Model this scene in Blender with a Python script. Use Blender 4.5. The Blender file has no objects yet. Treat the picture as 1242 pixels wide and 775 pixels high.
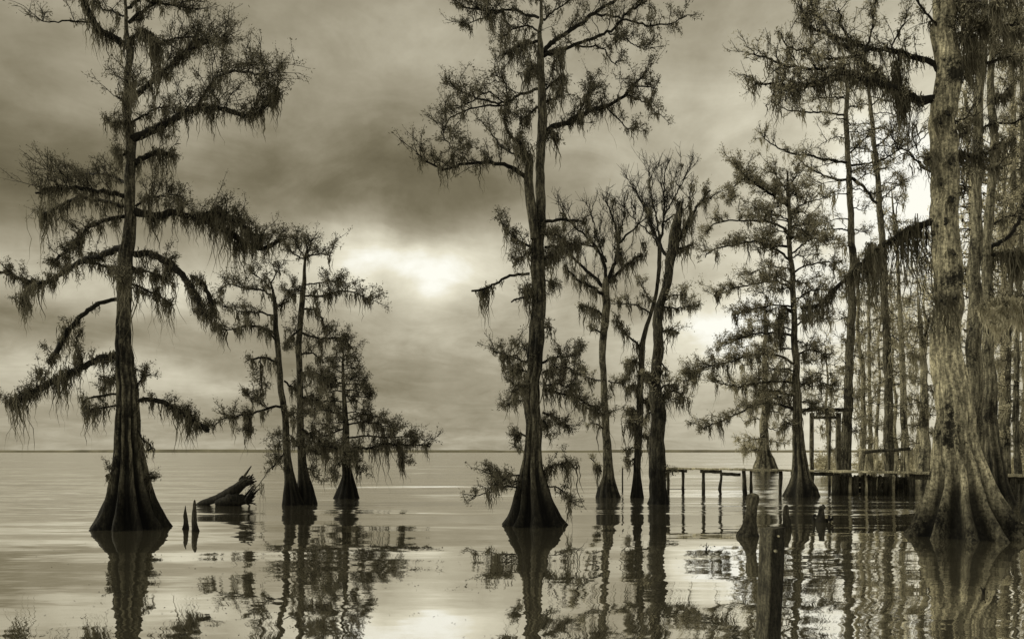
import bpy, bmesh, math, random
import numpy as np
from mathutils import Vector, noise

rng = np.random.default_rng(7)
random.seed(7)
C = bpy.context.scene.collection
F = 1000.0; CX = 621.0; HY = 548.0; CAMH = 1.7

def U(px, py, d):
    """point that a photo position shows at distance d"""
    return np.array([(px - CX) / F * d, d, CAMH - (py - HY) / F * d])

# ------------------------------------------------------------------ materials
def newmat(name):
    m = bpy.data.materials.new(name); m.use_nodes = True
    nt = m.node_tree; nt.nodes.clear()
    out = nt.nodes.new('ShaderNodeOutputMaterial')
    return m, nt, out
def N(nt, typ, **kw):
    n = nt.nodes.new(typ)
    for k, v in kw.items(): setattr(n, k, v)
    return n
def L(nt, a, b): nt.links.new(a, b)
def math_n(nt, op, a, b=None, clamp=False):
    n = N(nt, 'ShaderNodeMath', operation=op); n.use_clamp = clamp
    for i, v in enumerate((a, b)):
        if v is None: continue
        if isinstance(v, (int, float)): n.inputs[i].default_value = v
        else: L(nt, v, n.inputs[i])
    return n.outputs[0]
def ramp(nt, fac, stops, interp='LINEAR'):
    r = N(nt, 'ShaderNodeValToRGB'); r.color_ramp.interpolation = interp
    e = r.color_ramp.elements
    while len(e) < len(stops): e.new(0.5)
    for i, (p, c) in enumerate(stops):
        e[i].position = p
        e[i].color = (c[0], c[1], c[2], 1) if not isinstance(c, (int, float)) else (c, c, c, 1)
    L(nt, fac, r.inputs[0]); return r.outputs[0]
def sep(v, t=0.5):
    """sepia tint of a grey value: more yellow in the darks"""
    b = 0.58 + 0.2 * t; g = 0.91 + 0.04 * t
    return (v, v * g, v * b)

def bark(name, lo, hi, wet=0.9, patch=0.0, scale=1.0, wetdark=0.25, blotch=0.16, bsc=1.3):
    m, nt, out = newmat(name)
    geo = N(nt, 'ShaderNodeNewGeometry')
    mp = N(nt, 'ShaderNodeMapping'); mp.inputs['Scale'].default_value = (11*scale, 11*scale, 2.0*scale)
    L(nt, geo.outputs['Position'], mp.inputs[0])
    n1 = N(nt, 'ShaderNodeTexNoise'); n1.inputs['Scale'].default_value = 1.6; n1.inputs['Detail'].default_value = 8
    n1.inputs['Roughness'].default_value = 0.65
    L(nt, mp.outputs[0], n1.inputs[0])
    n2 = N(nt, 'ShaderNodeTexNoise'); n2.inputs['Scale'].default_value = bsc; n2.inputs['Detail'].default_value = 6
    n2.inputs['Roughness'].default_value = 0.7
    L(nt, geo.outputs['Position'], n2.inputs[0])
    c = ramp(nt, n1.outputs[0], [(0.36, sep(lo*0.45)), (0.47, sep(lo)), (0.58, sep((lo+hi)/2)), (0.72, sep(hi))])
    n4 = N(nt, 'ShaderNodeTexNoise'); n4.inputs['Scale'].default_value = 19*scale; n4.inputs['Detail'].default_value = 4; n4.inputs['Roughness'].default_value = 0.75
    L(nt, geo.outputs['Position'], n4.inputs[0])
    pz = math_n(nt, 'ADD', math_n(nt, 'MULTIPLY', n2.outputs[0], 0.8), math_n(nt, 'MULTIPLY', n4.outputs[0], 0.2))
    p0 = ramp(nt, pz, [(0.41, blotch), (0.46, max(0.62, blotch)), (0.53, 0.95), (0.62, 1.0 + 1.2*patch)])
    g4 = ramp(nt, n4.outputs[0], [(0.34, 0.35), (0.5, 0.9), (0.64, 1.25)])
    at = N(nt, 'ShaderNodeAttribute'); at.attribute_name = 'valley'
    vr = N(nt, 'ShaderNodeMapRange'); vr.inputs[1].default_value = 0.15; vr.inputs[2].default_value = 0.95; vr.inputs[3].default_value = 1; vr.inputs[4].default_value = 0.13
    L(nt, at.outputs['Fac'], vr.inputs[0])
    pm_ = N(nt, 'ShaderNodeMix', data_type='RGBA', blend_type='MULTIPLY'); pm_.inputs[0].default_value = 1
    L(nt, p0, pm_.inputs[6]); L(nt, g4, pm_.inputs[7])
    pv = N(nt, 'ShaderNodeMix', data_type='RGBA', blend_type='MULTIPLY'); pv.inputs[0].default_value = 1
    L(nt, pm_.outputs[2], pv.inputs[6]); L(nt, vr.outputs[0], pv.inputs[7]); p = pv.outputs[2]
    mx = N(nt, 'ShaderNodeMix', data_type='RGBA', blend_type='MULTIPLY'); mx.inputs[0].default_value = 1
    L(nt, c, mx.inputs[6]); L(nt, p, mx.inputs[7])
    # wet, dark foot
    sx = N(nt, 'ShaderNodeSeparateXYZ'); L(nt, geo.outputs['Position'], sx.inputs[0])
    zz = math_n(nt, 'ADD', sx.outputs[2], math_n(nt, 'MULTIPLY', math_n(nt, 'SUBTRACT', n1.outputs[0], 0.5), -1.6))
    w = N(nt, 'ShaderNodeMapRange'); w.inputs[1].default_value = wet*0.35; w.inputs[2].default_value = wet*1.25
    w.inputs[3].default_value = wetdark; w.inputs[4].default_value = 1
    L(nt, zz, w.inputs[0])
    m2 = N(nt, 'ShaderNodeMix', data_type='RGBA', blend_type='MULTIPLY'); m2.inputs[0].default_value = 1
    L(nt, mx.outputs[2], m2.inputs[6]); L(nt, w.outputs[0], m2.inputs[7])
    bs = N(nt, 'ShaderNodeBsdfPrincipled')
    L(nt, m2.outputs[2], bs.inputs['Base Color'])
    bs.inputs['Roughness'].default_value = 0.85
    bs.inputs['Specular IOR Level'].default_value = 0.2
    bp = N(nt, 'ShaderNodeBump'); bp.inputs['Strength'].default_value = 0.8; bp.inputs['Distance'].default_value = 0.022/scale
    L(nt, n1.outputs[0], bp.inputs['Height']); L(nt, bp.outputs[0], bs.inputs['Normal'])
    L(nt, bs.outputs[0], out.inputs[0])
    return m
def leafmat(name, lo, hi, trans=0.35, sc=1.2):
    m, nt, out = newmat(name)
    geo = N(nt, 'ShaderNodeNewGeometry')
    n = N(nt, 'ShaderNodeTexNoise'); n.inputs['Scale'].default_value = sc; n.inputs['Detail'].default_value = 4
    n.inputs['Roughness'].default_value = 0.75
    L(nt, geo.outputs['Position'], n.inputs[0])
    f = math_n(nt, 'ADD', math_n(nt, 'MULTIPLY', n.outputs[0], 0.7), math_n(nt, 'MULTIPLY', geo.outputs['Random Per Island'], 0.3))
    c = ramp(nt, f, [(0.36, sep(lo, 0.4)), (0.66, sep(hi, 0.75))])
    d = N(nt, 'ShaderNodeBsdfDiffuse'); t = N(nt, 'ShaderNodeBsdfTranslucent')
    L(nt, c, d.inputs[0]); L(nt, c, t.inputs[0])
    mx = N(nt, 'ShaderNodeMixShader'); mx.inputs[0].default_value = trans
    L(nt, d.outputs[0], mx.inputs[1]); L(nt, t.outputs[0], mx.inputs[2]); L(nt, mx.outputs[0], out.inputs[0])
    return m

M = {
 'bark_dark':  bark('dark_cypress_bark', 0.055, 0.22, wet=1.15, wetdark=0.16),
 'bark_mid':   bark('brown_cypress_bark', 0.08, 0.27, wet=0.6, wetdark=0.3),
 'bark_pale':  bark('pale_lichen_bark', 0.26, 0.66, wet=1.0, patch=0.35, wetdark=0.24, blotch=0.07, bsc=1.0),
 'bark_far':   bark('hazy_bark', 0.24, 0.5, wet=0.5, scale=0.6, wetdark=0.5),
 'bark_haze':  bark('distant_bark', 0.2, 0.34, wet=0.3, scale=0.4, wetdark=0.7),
 'limb':       bark('limb_bark', 0.035, 0.11, wet=-9),
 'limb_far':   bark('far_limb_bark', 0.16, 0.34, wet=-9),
 'bark_black': bark('blackened_bark', 0.03, 0.12, wet=1.2, wetdark=0.3),
 'bark_grey':  bark('grey_shaded_bark', 0.13, 0.36, wet=1.5, wetdark=0.22),
 'leaf_dark':  leafmat('dark_needles', 0.06, 0.19),
 'leaf_mid':   leafmat('autumn_needles', 0.15, 0.46, 0.55),
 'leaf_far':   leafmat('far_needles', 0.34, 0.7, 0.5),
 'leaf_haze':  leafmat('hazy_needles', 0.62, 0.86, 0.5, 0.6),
 'moss':       leafmat('grey_moss', 0.06, 0.19, 0.45, 2.0),
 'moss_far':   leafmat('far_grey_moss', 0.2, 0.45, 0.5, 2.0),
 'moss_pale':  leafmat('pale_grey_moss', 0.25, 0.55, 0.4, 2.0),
 'wood':       bark('weathered_wood', 0.40, 0.9, blotch=0.45, wet=0.12, scale=2.2, wetdark=0.35),
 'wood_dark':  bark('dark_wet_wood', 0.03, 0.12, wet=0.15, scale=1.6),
 'wood_post':  bark('post_wood', 0.22, 0.56, wet=-9, scale=4.0, blotch=0.75),
}

# ------------------------------------------------------------------ object helpers
def link(name, verts, faces_loops, mat, parent=None, smooth=True):
    """faces_loops: (flat index array, starts, totals)"""
    me = bpy.data.meshes.new(name)
    idx, tot = faces_loops
    verts = np.asarray(verts, dtype=np.float32).reshape(-1, 3)
    me.vertices.add(len(verts)); me.vertices.foreach_set('co', verts.ravel())
    me.loops.add(len(idx)); me.loops.foreach_set('vertex_index', np.asarray(idx, dtype=np.int32))
    me.polygons.add(len(tot))
    st = np.concatenate(([0], np.cumsum(tot)[:-1])).astype(np.int32)
    me.polygons.foreach_set('loop_start', st)
    me.polygons.foreach_set('loop_total', np.asarray(tot, dtype=np.int32))
    me.update(calc_edges=True); me.validate()
    if smooth: me.polygons.foreach_set('use_smooth', np.ones(len(me.polygons), dtype=bool))
    me.materials.append(mat)
    o = bpy.data.objects.new(name, me); C.objects.link(o)
    if parent is not None:
        o.parent = parent; 
        o.matrix_parent_inverse = parent.matrix_basis.inverted()
    return o
class MB:
    def __init__(s): s.v = []; s.i = []; s.t = []; s.n = 0
    def add(s, v, idx, tot):
        v = np.asarray(v, dtype=np.float64).reshape(-1, 3)
        s.v.append(v); s.i.append(np.asarray(idx).ravel() + s.n); s.t.append(np.asarray(tot).ravel()); s.n += len(v)
    def build(s, name, mat, parent=None, smooth=True):
        return link(name, np.concatenate(s.v), (np.concatenate(s.i), np.concatenate(s.t)), mat, parent, smooth)
def thing(name, label, cat, loc, group=None):
    o = bpy.data.objects.new(name, None); C.objects.link(o); o.location = loc
    o.empty_display_size = 0.3
    o['label'] = label; o['category'] = cat
    if group: o['group'] = group
    return o
def tag(o, label, cat, group=None):
    o['label'] = label; o['category'] = cat
    if group: o['group'] = group

# ------------------------------------------------------------------ geometry pieces
def resample(P, step):
    """Catmull-Rom through rows of P, about one row per step (in metres over columns 0..2)"""
    P = np.asarray(P, dtype=float); out = []
    Q = np.vstack([2*P[0]-P[1], P, 2*P[-1]-P[-2]])
    for k in range(len(P)-1):
        p0, p1, p2, p3 = Q[k], Q[k+1], Q[k+2], Q[k+3]
        n = max(1, int(round(np.linalg.norm((p2-p1)[:3]) / step)))
        for a in range(n):
            t = a / n
            out.append(0.5*((2*p1)+(-p0+p2)*t+(2*p0-5*p1+4*p2-p3)*t*t+(-p0+3*p1-3*p2+p3)*t**3))
    out.append(P[-1]); out = np.array(out)
    out[:, 3:] = np.maximum(out[:, 3:], 1e-4)
    return out
def tube(mb, P, R, sides=8, rough=0.0, seed=0, cap=True):
    P = np.asarray(P); n = len(P)
    T = np.gradient(P, axis=0); T /= np.linalg.norm(T, axis=1)[:, None] + 1e-9
    ref = np.array([0.0, 1.0, 0.0]) if abs(T[:, 1].mean()) < 0.8 else np.array([1.0, 0, 0])
    A = np.cross(T, ref); A /= np.linalg.norm(A, axis=1)[:, None] + 1e-9
    B = np.cross(T, A)
    th = np.linspace(0, 2*np.pi, sides, endpoint=False)
    r = np.repeat(np.asarray(R)[:, None], sides, 1)
    if rough: r = r * (1 + rough * (np.random.default_rng(seed+len(P)).random((n, sides)) - 0.5))
    V = P[:, None] + r[..., None]*(np.cos(th)[None, :, None]*A[:, None] + np.sin(th)[None, :, None]*B[:, None])
    i = np.arange(n-1)[:, None]*sides; j = np.arange(sides)[None]; j2 = (j+1) % sides
    q = np.stack([i+j, i+j2, i+sides+j2, i+sides+j], -1).reshape(-1)
    tot = np.full((n-1)*sides, 4)
    V = V.reshape(-1, 3)
    if cap:
        V = np.vstack([V, P[-1] + T[-1]*R[-1]*0.8])
        e = (n-1)*sides
        capi = np.stack([e+j[0], e+j2[0], np.full(sides, n*sides)], -1).reshape(-1)
        q = np.concatenate([q, capi]); tot = np.concatenate([tot, np.full(sides, 3)])
    mb.add(V, q, tot)
def twigs(mb, P, R):
    """many 3-sided tubes at once. P (N,K,3), R (N,K)"""
    Nn, K, _ = P.shape
    if Nn == 0: return
    D = P[:, -1] - P[:, 0]; D /= np.linalg.norm(D, axis=1)[:, None] + 1e-9
    ref = rng.normal(size=(Nn, 3)); A = np.cross(D, ref); A /= np.linalg.norm(A, axis=1)[:, None] + 1e-9
    B = np.cross(D, A)
    V = []
    for a in (0, 2.0944, 4.18879):
        V.append(P + R[..., None]*(math.cos(a)*A[:, None] + math.sin(a)*B[:, None]))
    V = np.stack(V, 2)                       # N,K,3,3
    base = (np.arange(Nn)*K*3)[:, None, None]; k = (np.arange(K-1)*3)[None, :, None]; j = np.arange(3)[None, None]
    j2 = (j+1) % 3
    q = np.stack([base+k+j, base+k+j2, base+k+3+j2, base+k+3+j], -1).reshape(-1)
    mb.add(V.reshape(-1, 3), q, np.full(Nn*(K-1)*3, 4))
def leaves(mb, P, D, S, W=0.28):
    """slim diamond leaves; P base, D direction, S length"""
    n = len(P)
    if n == 0: return
    D = D / (np.linalg.norm(D, axis=1)[:, None] + 1e-9)
    side = np.cross(D, rng.normal(size=(n, 3))); side /= np.linalg.norm(side, axis=1)[:, None] + 1e-9
    S = S[:, None]
    V = np.stack([P, P + D*S*0.45 + side*S*W, P + D*S, P + D*S*0.5 - side*S*W], 1)
    mb.add(V.reshape(-1, 3), np.arange(4*n), np.full(n, 4))
def moss(mb, P, Ln, W):
    """hanging ragged ribbons. P roots (N,3), Ln lengths, W widths"""
    n = len(P); K = 6
    if n == 0: return
    K = 8; a = rng.random(n)*2*np.pi; side = np.stack([np.cos(a), np.sin(a), np.zeros(n)], 1)
    t = np.linspace(0, 1, K)
    sway = (rng.normal(size=(n, 2))*0.10+np.array([0.05, 0]))*Ln[:, None]; ph = rng.random(n)*6.28
    pts = np.repeat(P[:, None], K, 1)
    pts[:, :, 2] -= Ln[:, None]*t[None]
    pts[:, :, 0] += sway[:, :1]*t[None]**1.5 + (0.035*Ln[:, None]+0.006)*np.sin(ph[:, None]+t[None]*7) + (0.012*Ln[:, None]+0.008)*np.sin(ph[:, None]*3+t[None]*19)
    pts[:, :, 1] += sway[:, 1:]*t[None]**1.5
    prof = np.array([0.5, 1.0, 0.95, 0.85, 0.7, 0.5, 0.3, 0.04])[None]*W[:, None]*(0.6+0.8*rng.random((n, K)))
    V = np.stack([pts - side[:, None]*prof[..., None], pts + side[:, None]*prof[..., None]], 2)
    base = (np.arange(n)*K*2)[:, None]; k = (np.arange(K-1)*2)[None]
    q = np.stack([base+k, base+k+1, base+k+3, base+k+2], -1).reshape(-1)
    mb.add(V.reshape(-1, 3), q, np.full(n*(K-1), 4))

def trunk_mesh(mb, rows, d, sides=40, flutes=9, flute=0.36, rough=0.05, seed=1, lean=0.0, foot=True, topd=None):
    """rows: (px,py,w) foot first. depth stays at d (plus lean * height)"""
    P = []
    for k, (x, y, w) in enumerate(rows):
        dd = d + lean*(rows[0][1]-y)/F*d
        p = U(x, y, dd); P.append([*p, w/F*dd/2])
    if foot:
        b = P[0]; P.insert(0, [b[0], b[1], -0.55, b[3]*1.42])
    P = resample(P, max(0.10, 0.006*d))
    wob = min(0.07, 0.30*float(np.median(P[:, 3])))
    for a in range(len(P)):
        q = min(1.0, max(0.0, P[a, 2]/2.5))*wob
        P[a, 0] += q*1.6*noise.noise(Vector((seed*5.1, 0, P[a, 2]*0.9))) + q*0.8*noise.noise(Vector((seed*9.1, 4, P[a, 2]*2.7)))
        P[a, 1] += q*1.6*noise.noise(Vector((seed*3.3, 9, P[a, 2]*0.9)))
        P[a, 3] *= 1 + 0.08*noise.noise(Vector((seed*2.3, 7, P[a, 2]*1.7)))*min(1.0, max(0.0, P[a, 2]/2.0))
    n = len(P); th = np.linspace(0, 2*np.pi, sides, endpoint=False)
    VAL = np.zeros((n, sides))
    R = P[:, 3]; rmin = np.percentile(R, 30)
    rs = np.random.default_rng(seed)
    ph = rs.random(4)*6.28
    V = np.zeros((n, sides, 3))
    for a in range(n):
        ex = min(1.0, max(0.0, (R[a]/rmin - 1.0)/1.6))
        am = flute*ex + 0.05
        tw = P[a, 2]*0.10
        tw *= 0.3
        f1 = (0.5+0.5*np.cos(flutes*th + ph[0] + tw + 0.9*np.sin(2*th+ph[1])))
        f2 = (0.5+0.5*np.cos((flutes*2-3)*th + ph[2] + tw*1.5))
        hh_ = 0.55+0.45*np.cos(3*th+ph[3]+tw*2)   # some ribs die out higher up
        f = f1**1.5*(1-0.35*hh_*(1-ex)) + 0.16*f2
        r = R[a]*(1 + 0.03*ex - am*(1-f))
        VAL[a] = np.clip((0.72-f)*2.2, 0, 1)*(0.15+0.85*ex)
        for b in range(sides):
            cxx = math.cos(th[b]); sy = math.sin(th[b])
            if ex > 0: r[b] *= 1 + ex*(0.08*noise.noise(Vector((cxx*1.1+seed*4, sy*1.1, P[a, 2]*0.7)))+0.05*noise.noise(Vector((cxx*6+seed*4, sy*6, P[a, 2]*2.2))))
            if rough:
                nz = noise.noise(Vector((cxx*4+seed*7, sy*4, P[a, 2]*1.3))) + 0.5*noise.noise(Vector((cxx*11+seed*7, sy*11, P[a, 2]*3)))
                rr = r[b]*(1+rough*2*nz)
            else: rr = r[b]
            V[a, b] = (P[a, 0]+rr*cxx, P[a, 1]+rr*sy, P[a, 2])
    i = np.arange(n-1)[:, None]*sides; j = np.arange(sides)[None]; j2 = (j+1) % sides
    q = np.stack([i+j, i+j2, i+sides+j2, i+sides+j], -1).reshape(-1); tot = np.full((n-1)*sides, 4)
    V = V.reshape(-1, 3)
    V = np.vstack([V, [P[-1, 0], P[-1, 1], P[-1, 2]+P[-1, 3]]]); e = (n-1)*sides
    q = np.concatenate([q, np.stack([e+j[0], e+j2[0], np.full(sides, n*sides)], -1).reshape(-1)])
    tot = np.concatenate([tot, np.full(sides, 3)])
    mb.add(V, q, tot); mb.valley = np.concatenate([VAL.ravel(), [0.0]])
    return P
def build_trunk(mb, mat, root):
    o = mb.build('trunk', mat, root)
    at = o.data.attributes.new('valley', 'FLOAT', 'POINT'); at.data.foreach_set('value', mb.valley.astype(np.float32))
    return o

class Tree:
    def __init__(s, name, label, d, rows, group, bark='bark_dark', limb='limb', leaf='leaf_dark', mossm='moss',
                 sides=40, flutes=9, flute=0.36, rough=0.05, seed=1, cat='tree', foot=True):
        base = U(rows[0][0], rows[0][1], d)
        s.root = thing(name, label, cat, (base[0], base[1], 0.0), group)
        s.d = d; s.k = (d/18.5)**0.75
        s.limbm = M[limb]; s.leafm = M[leaf]; s.mossm = M[mossm]
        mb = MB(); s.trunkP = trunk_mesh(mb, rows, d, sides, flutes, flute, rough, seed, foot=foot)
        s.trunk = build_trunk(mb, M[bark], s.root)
        s.bark = bark; s.seed = seed
        s.leaf = MB(); s.moss = MB()
    def stem(s, rows, dd=0.0, sides=20, flute=0.1):
        mb = MB(); trunk_mesh(mb, rows, s.d+dd, sides, 7, flute, 0.06, s.seed+3, foot=rows[0][1] > 590)
        build_trunk(mb, M[s.bark], s.root)
    def limb(s, pts, w0, w1, dz=None, fol=1.0, ms=1.0, spread=1.0, up=0.6, bare=False, shag=0.0, mlen=1.0, t0=0.15, name='limb', cl=1.0):
        """pts in photo positions; dz: how far (m) its tip stands nearer (-) or farther (+)"""
        if dz is None: dz = float(rng.uniform(-1, 1))*1.3
        d = s.d; k = s.k
        n = len(pts); P = []
        for a, (x, y) in enumerate(pts):
            t = a/(n-1); dd = d + dz*t
            P.append([*U(x, y, dd), (w0+(w1-w0)*t)/F*dd/2])
        P = resample(P, 0.09*k)
        m = len(P)
        P[1:, :3] += rng.normal(size=(m-1, 3))*0.012*k
        mb = MB(); tube(mb, P[:, :3], P[:, 3], 8, 0.35, s.seed)
        s._grow(mb, P, fol, ms, spread, up, bare, shag, mlen, t0, cl)
        mb.build(name, s.limbm, s.root)
    def _grow(s, mb, P, fol, ms, spread, up, bare, shag, mlen, t0, cl=1.0):
        k = s.k; m = len(P); pts = P[:, :3]
        seg = np.linalg.norm(np.diff(pts, axis=0), axis=1); Ltot = seg.sum()
        T = np.gradient(pts, axis=0); T /= np.linalg.norm(T, axis=1)[:, None] + 1e-9
        # second order
        n2 = int(Ltot/k*(7.5 if not bare else 6)*max(fol, 0.15)) + 2 if fol > 0 else 0
        ends = [pts[-1]]
        if n2:
            t = t0 + (1-t0)*rng.random(n2)**0.8
            t[:2] = 0.99
            ix = np.clip((t*(m-1)).astype(int), 0, m-1)
            B0 = pts[ix]
            D = T[ix]*rng.uniform(0.2, 0.9, (n2, 1)) + rng.normal(size=(n2, 3))*np.array([0.45, 0.55, 0.3]) + np.array([0, 0, up])
            D /= np.linalg.norm(D, axis=1)[:, None]
            L2 = rng.uniform(0.3, 0.95, n2)*0.75*k*spread
            K = 5; tt = np.linspace(0, 1, K)
            curve = rng.normal(size=(n2, 3))*0.22 + np.array([0, 0, 0.25 if bare else -0.05])
            P2 = B0[:, None] + L2[:, None, None]*(D[:, None]*tt[None, :, None] + curve[:, None]*(tt**2)[None, :, None])
            P2[:, 1:-1] += rng.normal(size=(n2, K-2, 3))*0.02*k
            r0 = 0.012*k*(0.95 if bare else 1); R2 = r0*(1-0.62*tt)[None]*np.ones((n2, 1))
            twigs(mb, P2, R2)
            # third order
            n3 = 5 if not bare else 7
            tb = rng.uniform(0.25, 1.0, (n2, n3))
            fi = tb*(K-1); lo = np.clip(fi.astype(int), 0, K-2); fr = (fi-lo)[..., None]
            aa = np.arange(n2)[:, None]
            B3 = P2[aa, lo]*(1-fr) + P2[aa, lo+1]*fr
            D3 = (P2[:, -1]-P2[:, 0])[:, None]/L2[:, None, None]*0.7 + rng.normal(size=(n2, n3, 3))*0.55 + np.array([0, 0, 0.35 if bare else 0.12])
            D3 /= np.linalg.norm(D3, axis=2)[..., None]
            L3 = rng.uniform(0.4, 1.0, (n2, n3))*L2[:, None]*0.55
            K3 = 3; t3 = np.linspace(0, 1, K3)
            P3 = B3[:, :, None] + L3[..., None, None]*(D3[:, :, None]*t3[None, None, :, None] + (rng.normal(size=(n2, n3, 1, 3))*0.2+np.array([0, 0, 0.1]))*(t3**2)[None, None, :, None])
            P3 = P3.reshape(-1, K3, 3)
            twigs(mb, P3, (0.0064*k*(0.95 if bare else 1))*(1-0.5*t3)[None]*np.ones((len(P3), 1)))
            ends = P3[:, -1]
            if bare:   # fourth order, bare
                q = rng.integers(0, len(P3), len(P3)*2)
                f4 = rng.uniform(0.3, 1, (len(q), 1))
                B4 = P3[q, 0]*(1-f4)+P3[q, 2]*f4
                D4 = (P3[q, 2]-P3[q, 0]); D4 /= np.linalg.norm(D4, axis=1)[:, None]+1e-9
                D4 = D4*0.7 + rng.normal(size=D4.shape)*0.5 + np.array([0, 0, 0.3])
                P4 = B4[:, None] + (0.16*k*rng.uniform(0.4, 1.1, (len(q), 1)))[:, None]*D4[:, None]*t3[None, :, None]
                twigs(mb, P4, 0.0048*k*(1-0.4*t3)[None]*np.ones((len(P4), 1)))
                nl = int(len(P4)*0.2)
                qq = rng.integers(0, len(P4), nl)
                leaves(s.leaf, P4[qq, -1], rng.normal(size=(nl, 3)), 0.045*k*rng.uniform(0.6, 1.3, nl))
            else:
                # leaf sprays along the third order
                npt = int(len(P3)*16*cl*(1.35 if s.leafm is M['leaf_dark'] else 1))
                q = rng.integers(0, len(P3), npt); f = rng.uniform(0.1, 1.05, (npt, 1))
                Bp = P3[q, 0]*(1-f) + P3[q, 2]*f + rng.normal(size=(npt, 3))*0.036*k
                Dl = (P3[q, 2]-P3[q, 0]); Dl /= np.linalg.norm(Dl, axis=1)[:, None]+1e-9
                leaves(s.leaf, Bp, Dl*0.6 + rng.normal(size=(npt, 3))*0.75 + np.array([0, 0, -0.15]), 0.060*k*(0.4+1.1*rng.random(npt)**2), 0.14)
        # moss bundles
        if ms > 0:
            nb = int(Ltot/k*5.0*ms) + 1
            t = rng.uniform(t0*0.7, 1, nb); ix = (t*(m-1)).astype(int)
            roots = pts[ix] + rng.normal(size=(nb, 3))*np.array([0.03, 0.05, 0.01])*k
            roots[:, 2] -= P[ix, 3]*0.5
            if n2:   # some from the twigs
                nb2 = int(nb*0.7); r2 = P2[rng.integers(0, n2, nb2), rng.integers(1, 4, nb2)]
                roots = np.vstack([roots, r2])
            nb = len(roots)
            BL = (0.12 + 0.75*rng.random(nb)**2.2)*k*mlen
            ns = rng.integers(7, 22, nb)
            rid = np.repeat(np.arange(nb), ns); n = len(rid)
            off = rng.normal(size=(n, 3))*np.array([0.045, 0.045, 0.02])*k
            ln = BL[rid]*(0.35+0.65*rng.random(n))*np.exp(-(np.hypot(off[:, 0], off[:, 1])/(0.10*k))**2)
            moss(s.moss, roots[rid]+off, ln, 0.011*k*rng.uniform(0.5, 1.4, n))
        if shag > 0:   # shaggy coat of moss on the limb itself
            n = int(Ltot/k*150*shag); t = rng.uniform(t0*0.5, 1, n); ix = (t*(m-1)).astype(int)
            off = rng.normal(size=(n, 3))*np.array([0.05, 0.05, 0.05])*k
            nz = np.array([max(0.12, 0.55+1.1*noise.noise(Vector(p)*(2.6/k))+0.6*noise.noise(Vector(p)*(7/k))) for p in pts])[ix]
            off *= (nz[:, None]*1.5)
            off[:, 2] = np.abs(off[:, 2])*0.9 + P[ix, 3]*0.5
            moss(s.moss, pts[ix]+off, (0.07+0.42*rng.random(n)**2)*k*mlen*nz*(0.5+nz)*1.5, 0.011*k*rng.uniform(0.5, 1.5, n))
    def auto(s, y0, y1, prof, step, w=2.5, droop=6, **kw):
        """limbs on both sides and in depth between two heights; prof(t) -> reach in photo px (left, right)"""
        y = y0; sgn = 1
        while y < y1:
            t = (y-y0)/(y1-y0); l, r = prof(t)
            sgn = -sgn; reach = (r if sgn > 0 else l)*rng.uniform(0.65, 1.1)
            # trunk position at that height
            z = CAMH - (y-HY)/F*s.d
            i = int(np.argmin(np.abs(s.trunkP[:, 2]-z))); px = s.trunkP[i, 0]/s.d*F + CX
            ang = rng.uniform(-0.9, 0.9)
            dx = reach*math.cos(ang)*sgn; dz = reach/F*s.d*math.sin(ang)
            up = rng.uniform(-0.12, 0.18)*reach
            pts = [(px, y), (px+dx*0.35, y-up*0.8-1), (px+dx*0.7, y-up*1.0+droop*0.2), (px+dx, y-up*0.6+droop*rng.uniform(0.3, 1.2))]
            s.limb(pts, w, w*0.35, dz=dz, **kw)
            y += step*rng.uniform(0.6, 1.4)
    def done(s):
        if s.leaf.n: s.leaf.build('crown', s.leafm, s.root, smooth=False)
        if s.moss.n: s.moss.build('hanging_moss', s.mossm, s.root, smooth=False)

G1 = 'bald cypress trees standing in the open lake'
G2 = 'trees of the flooded wood behind the jetty'

# ================================================================== left tree
t = Tree('cypress_tree', 'tall moss-draped cypress at far left with a black flared foot and long drooping limbs', 18.48,
  [(157,640,88),(156,625,71),(155,605,55),(155,585,44),(155,560,35),(154,530,29),(154,500,26),(153,470,26),(151,430,21),(150,400,18),(151,370,16),(152,340,18),(154,300,17),(156,260,13),(157,230,12),(158,200,11),(157,170,12),(156,140,9),(156,115,8),(155,95,8),(156,75,8),(157,58,9),(155,40,5),(154,20,4),(153,-20,3)],
  G1, sides=96, seed=2)
l = t.limb
l([(157,57),(138,46),(120,34),(108,14),(97,-15)], 8, 6, -0.6, fol=0.5, ms=1.2, shag=0.9, spread=0.9)
l([(115,28),(95,27),(75,25),(62,28),(48,24)], 2.5, 1, -0.9, fol=0.6, ms=0.2, cl=0.6)
l([(160,120),(180,102),(203,84),(226,61),(242,38)], 7, 3, 1.0, fol=1.5, ms=1.3, shag=0.9, spread=1.2)
l([(160,169),(189,156),(215,142),(238,131),(270,133),(305,141),(325,125),(340,108)], 10, 3, -1.0, fol=1.7, ms=1.5, shag=1.3, spread=1.25, up=0.9, cl=1.3)
l([(238,131),(250,110),(270,90),(300,88),(325,95)], 4, 2, -1.6, fol=1.6, ms=0.8, spread=1.1, cl=1.3)
l([(226,61),(245,55),(262,48),(275,52)], 3, 1.5, 1.4, fol=1.6, ms=0.9, spread=1.1, cl=1.2)
l([(163,198),(178,189),(195,185),(208,189)], 7, 6, 0.4, fol=0.2, ms=1.2, shag=1.6, mlen=1.0)
l([(156,50),(172,38),(184,44),(191,62)], 4, 5, -0.3, fol=0.6, ms=2.2, shag=1.8, mlen=1.4)
l([(156,28),(172,14),(190,4),(215,8),(240,12)], 4, 2, 0.8, fol=1.7, ms=1.2, spread=1.3, cl=1.3)
l([(155,10),(175,-4),(205,-10),(235,-2)], 4, 2, -0.8, fol=1.5, ms=1.0, spread=1.2)
l([(156,27),(167,25),(175,24)], 2, 1.5, 0.2, fol=0.5, ms=0.4)
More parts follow.
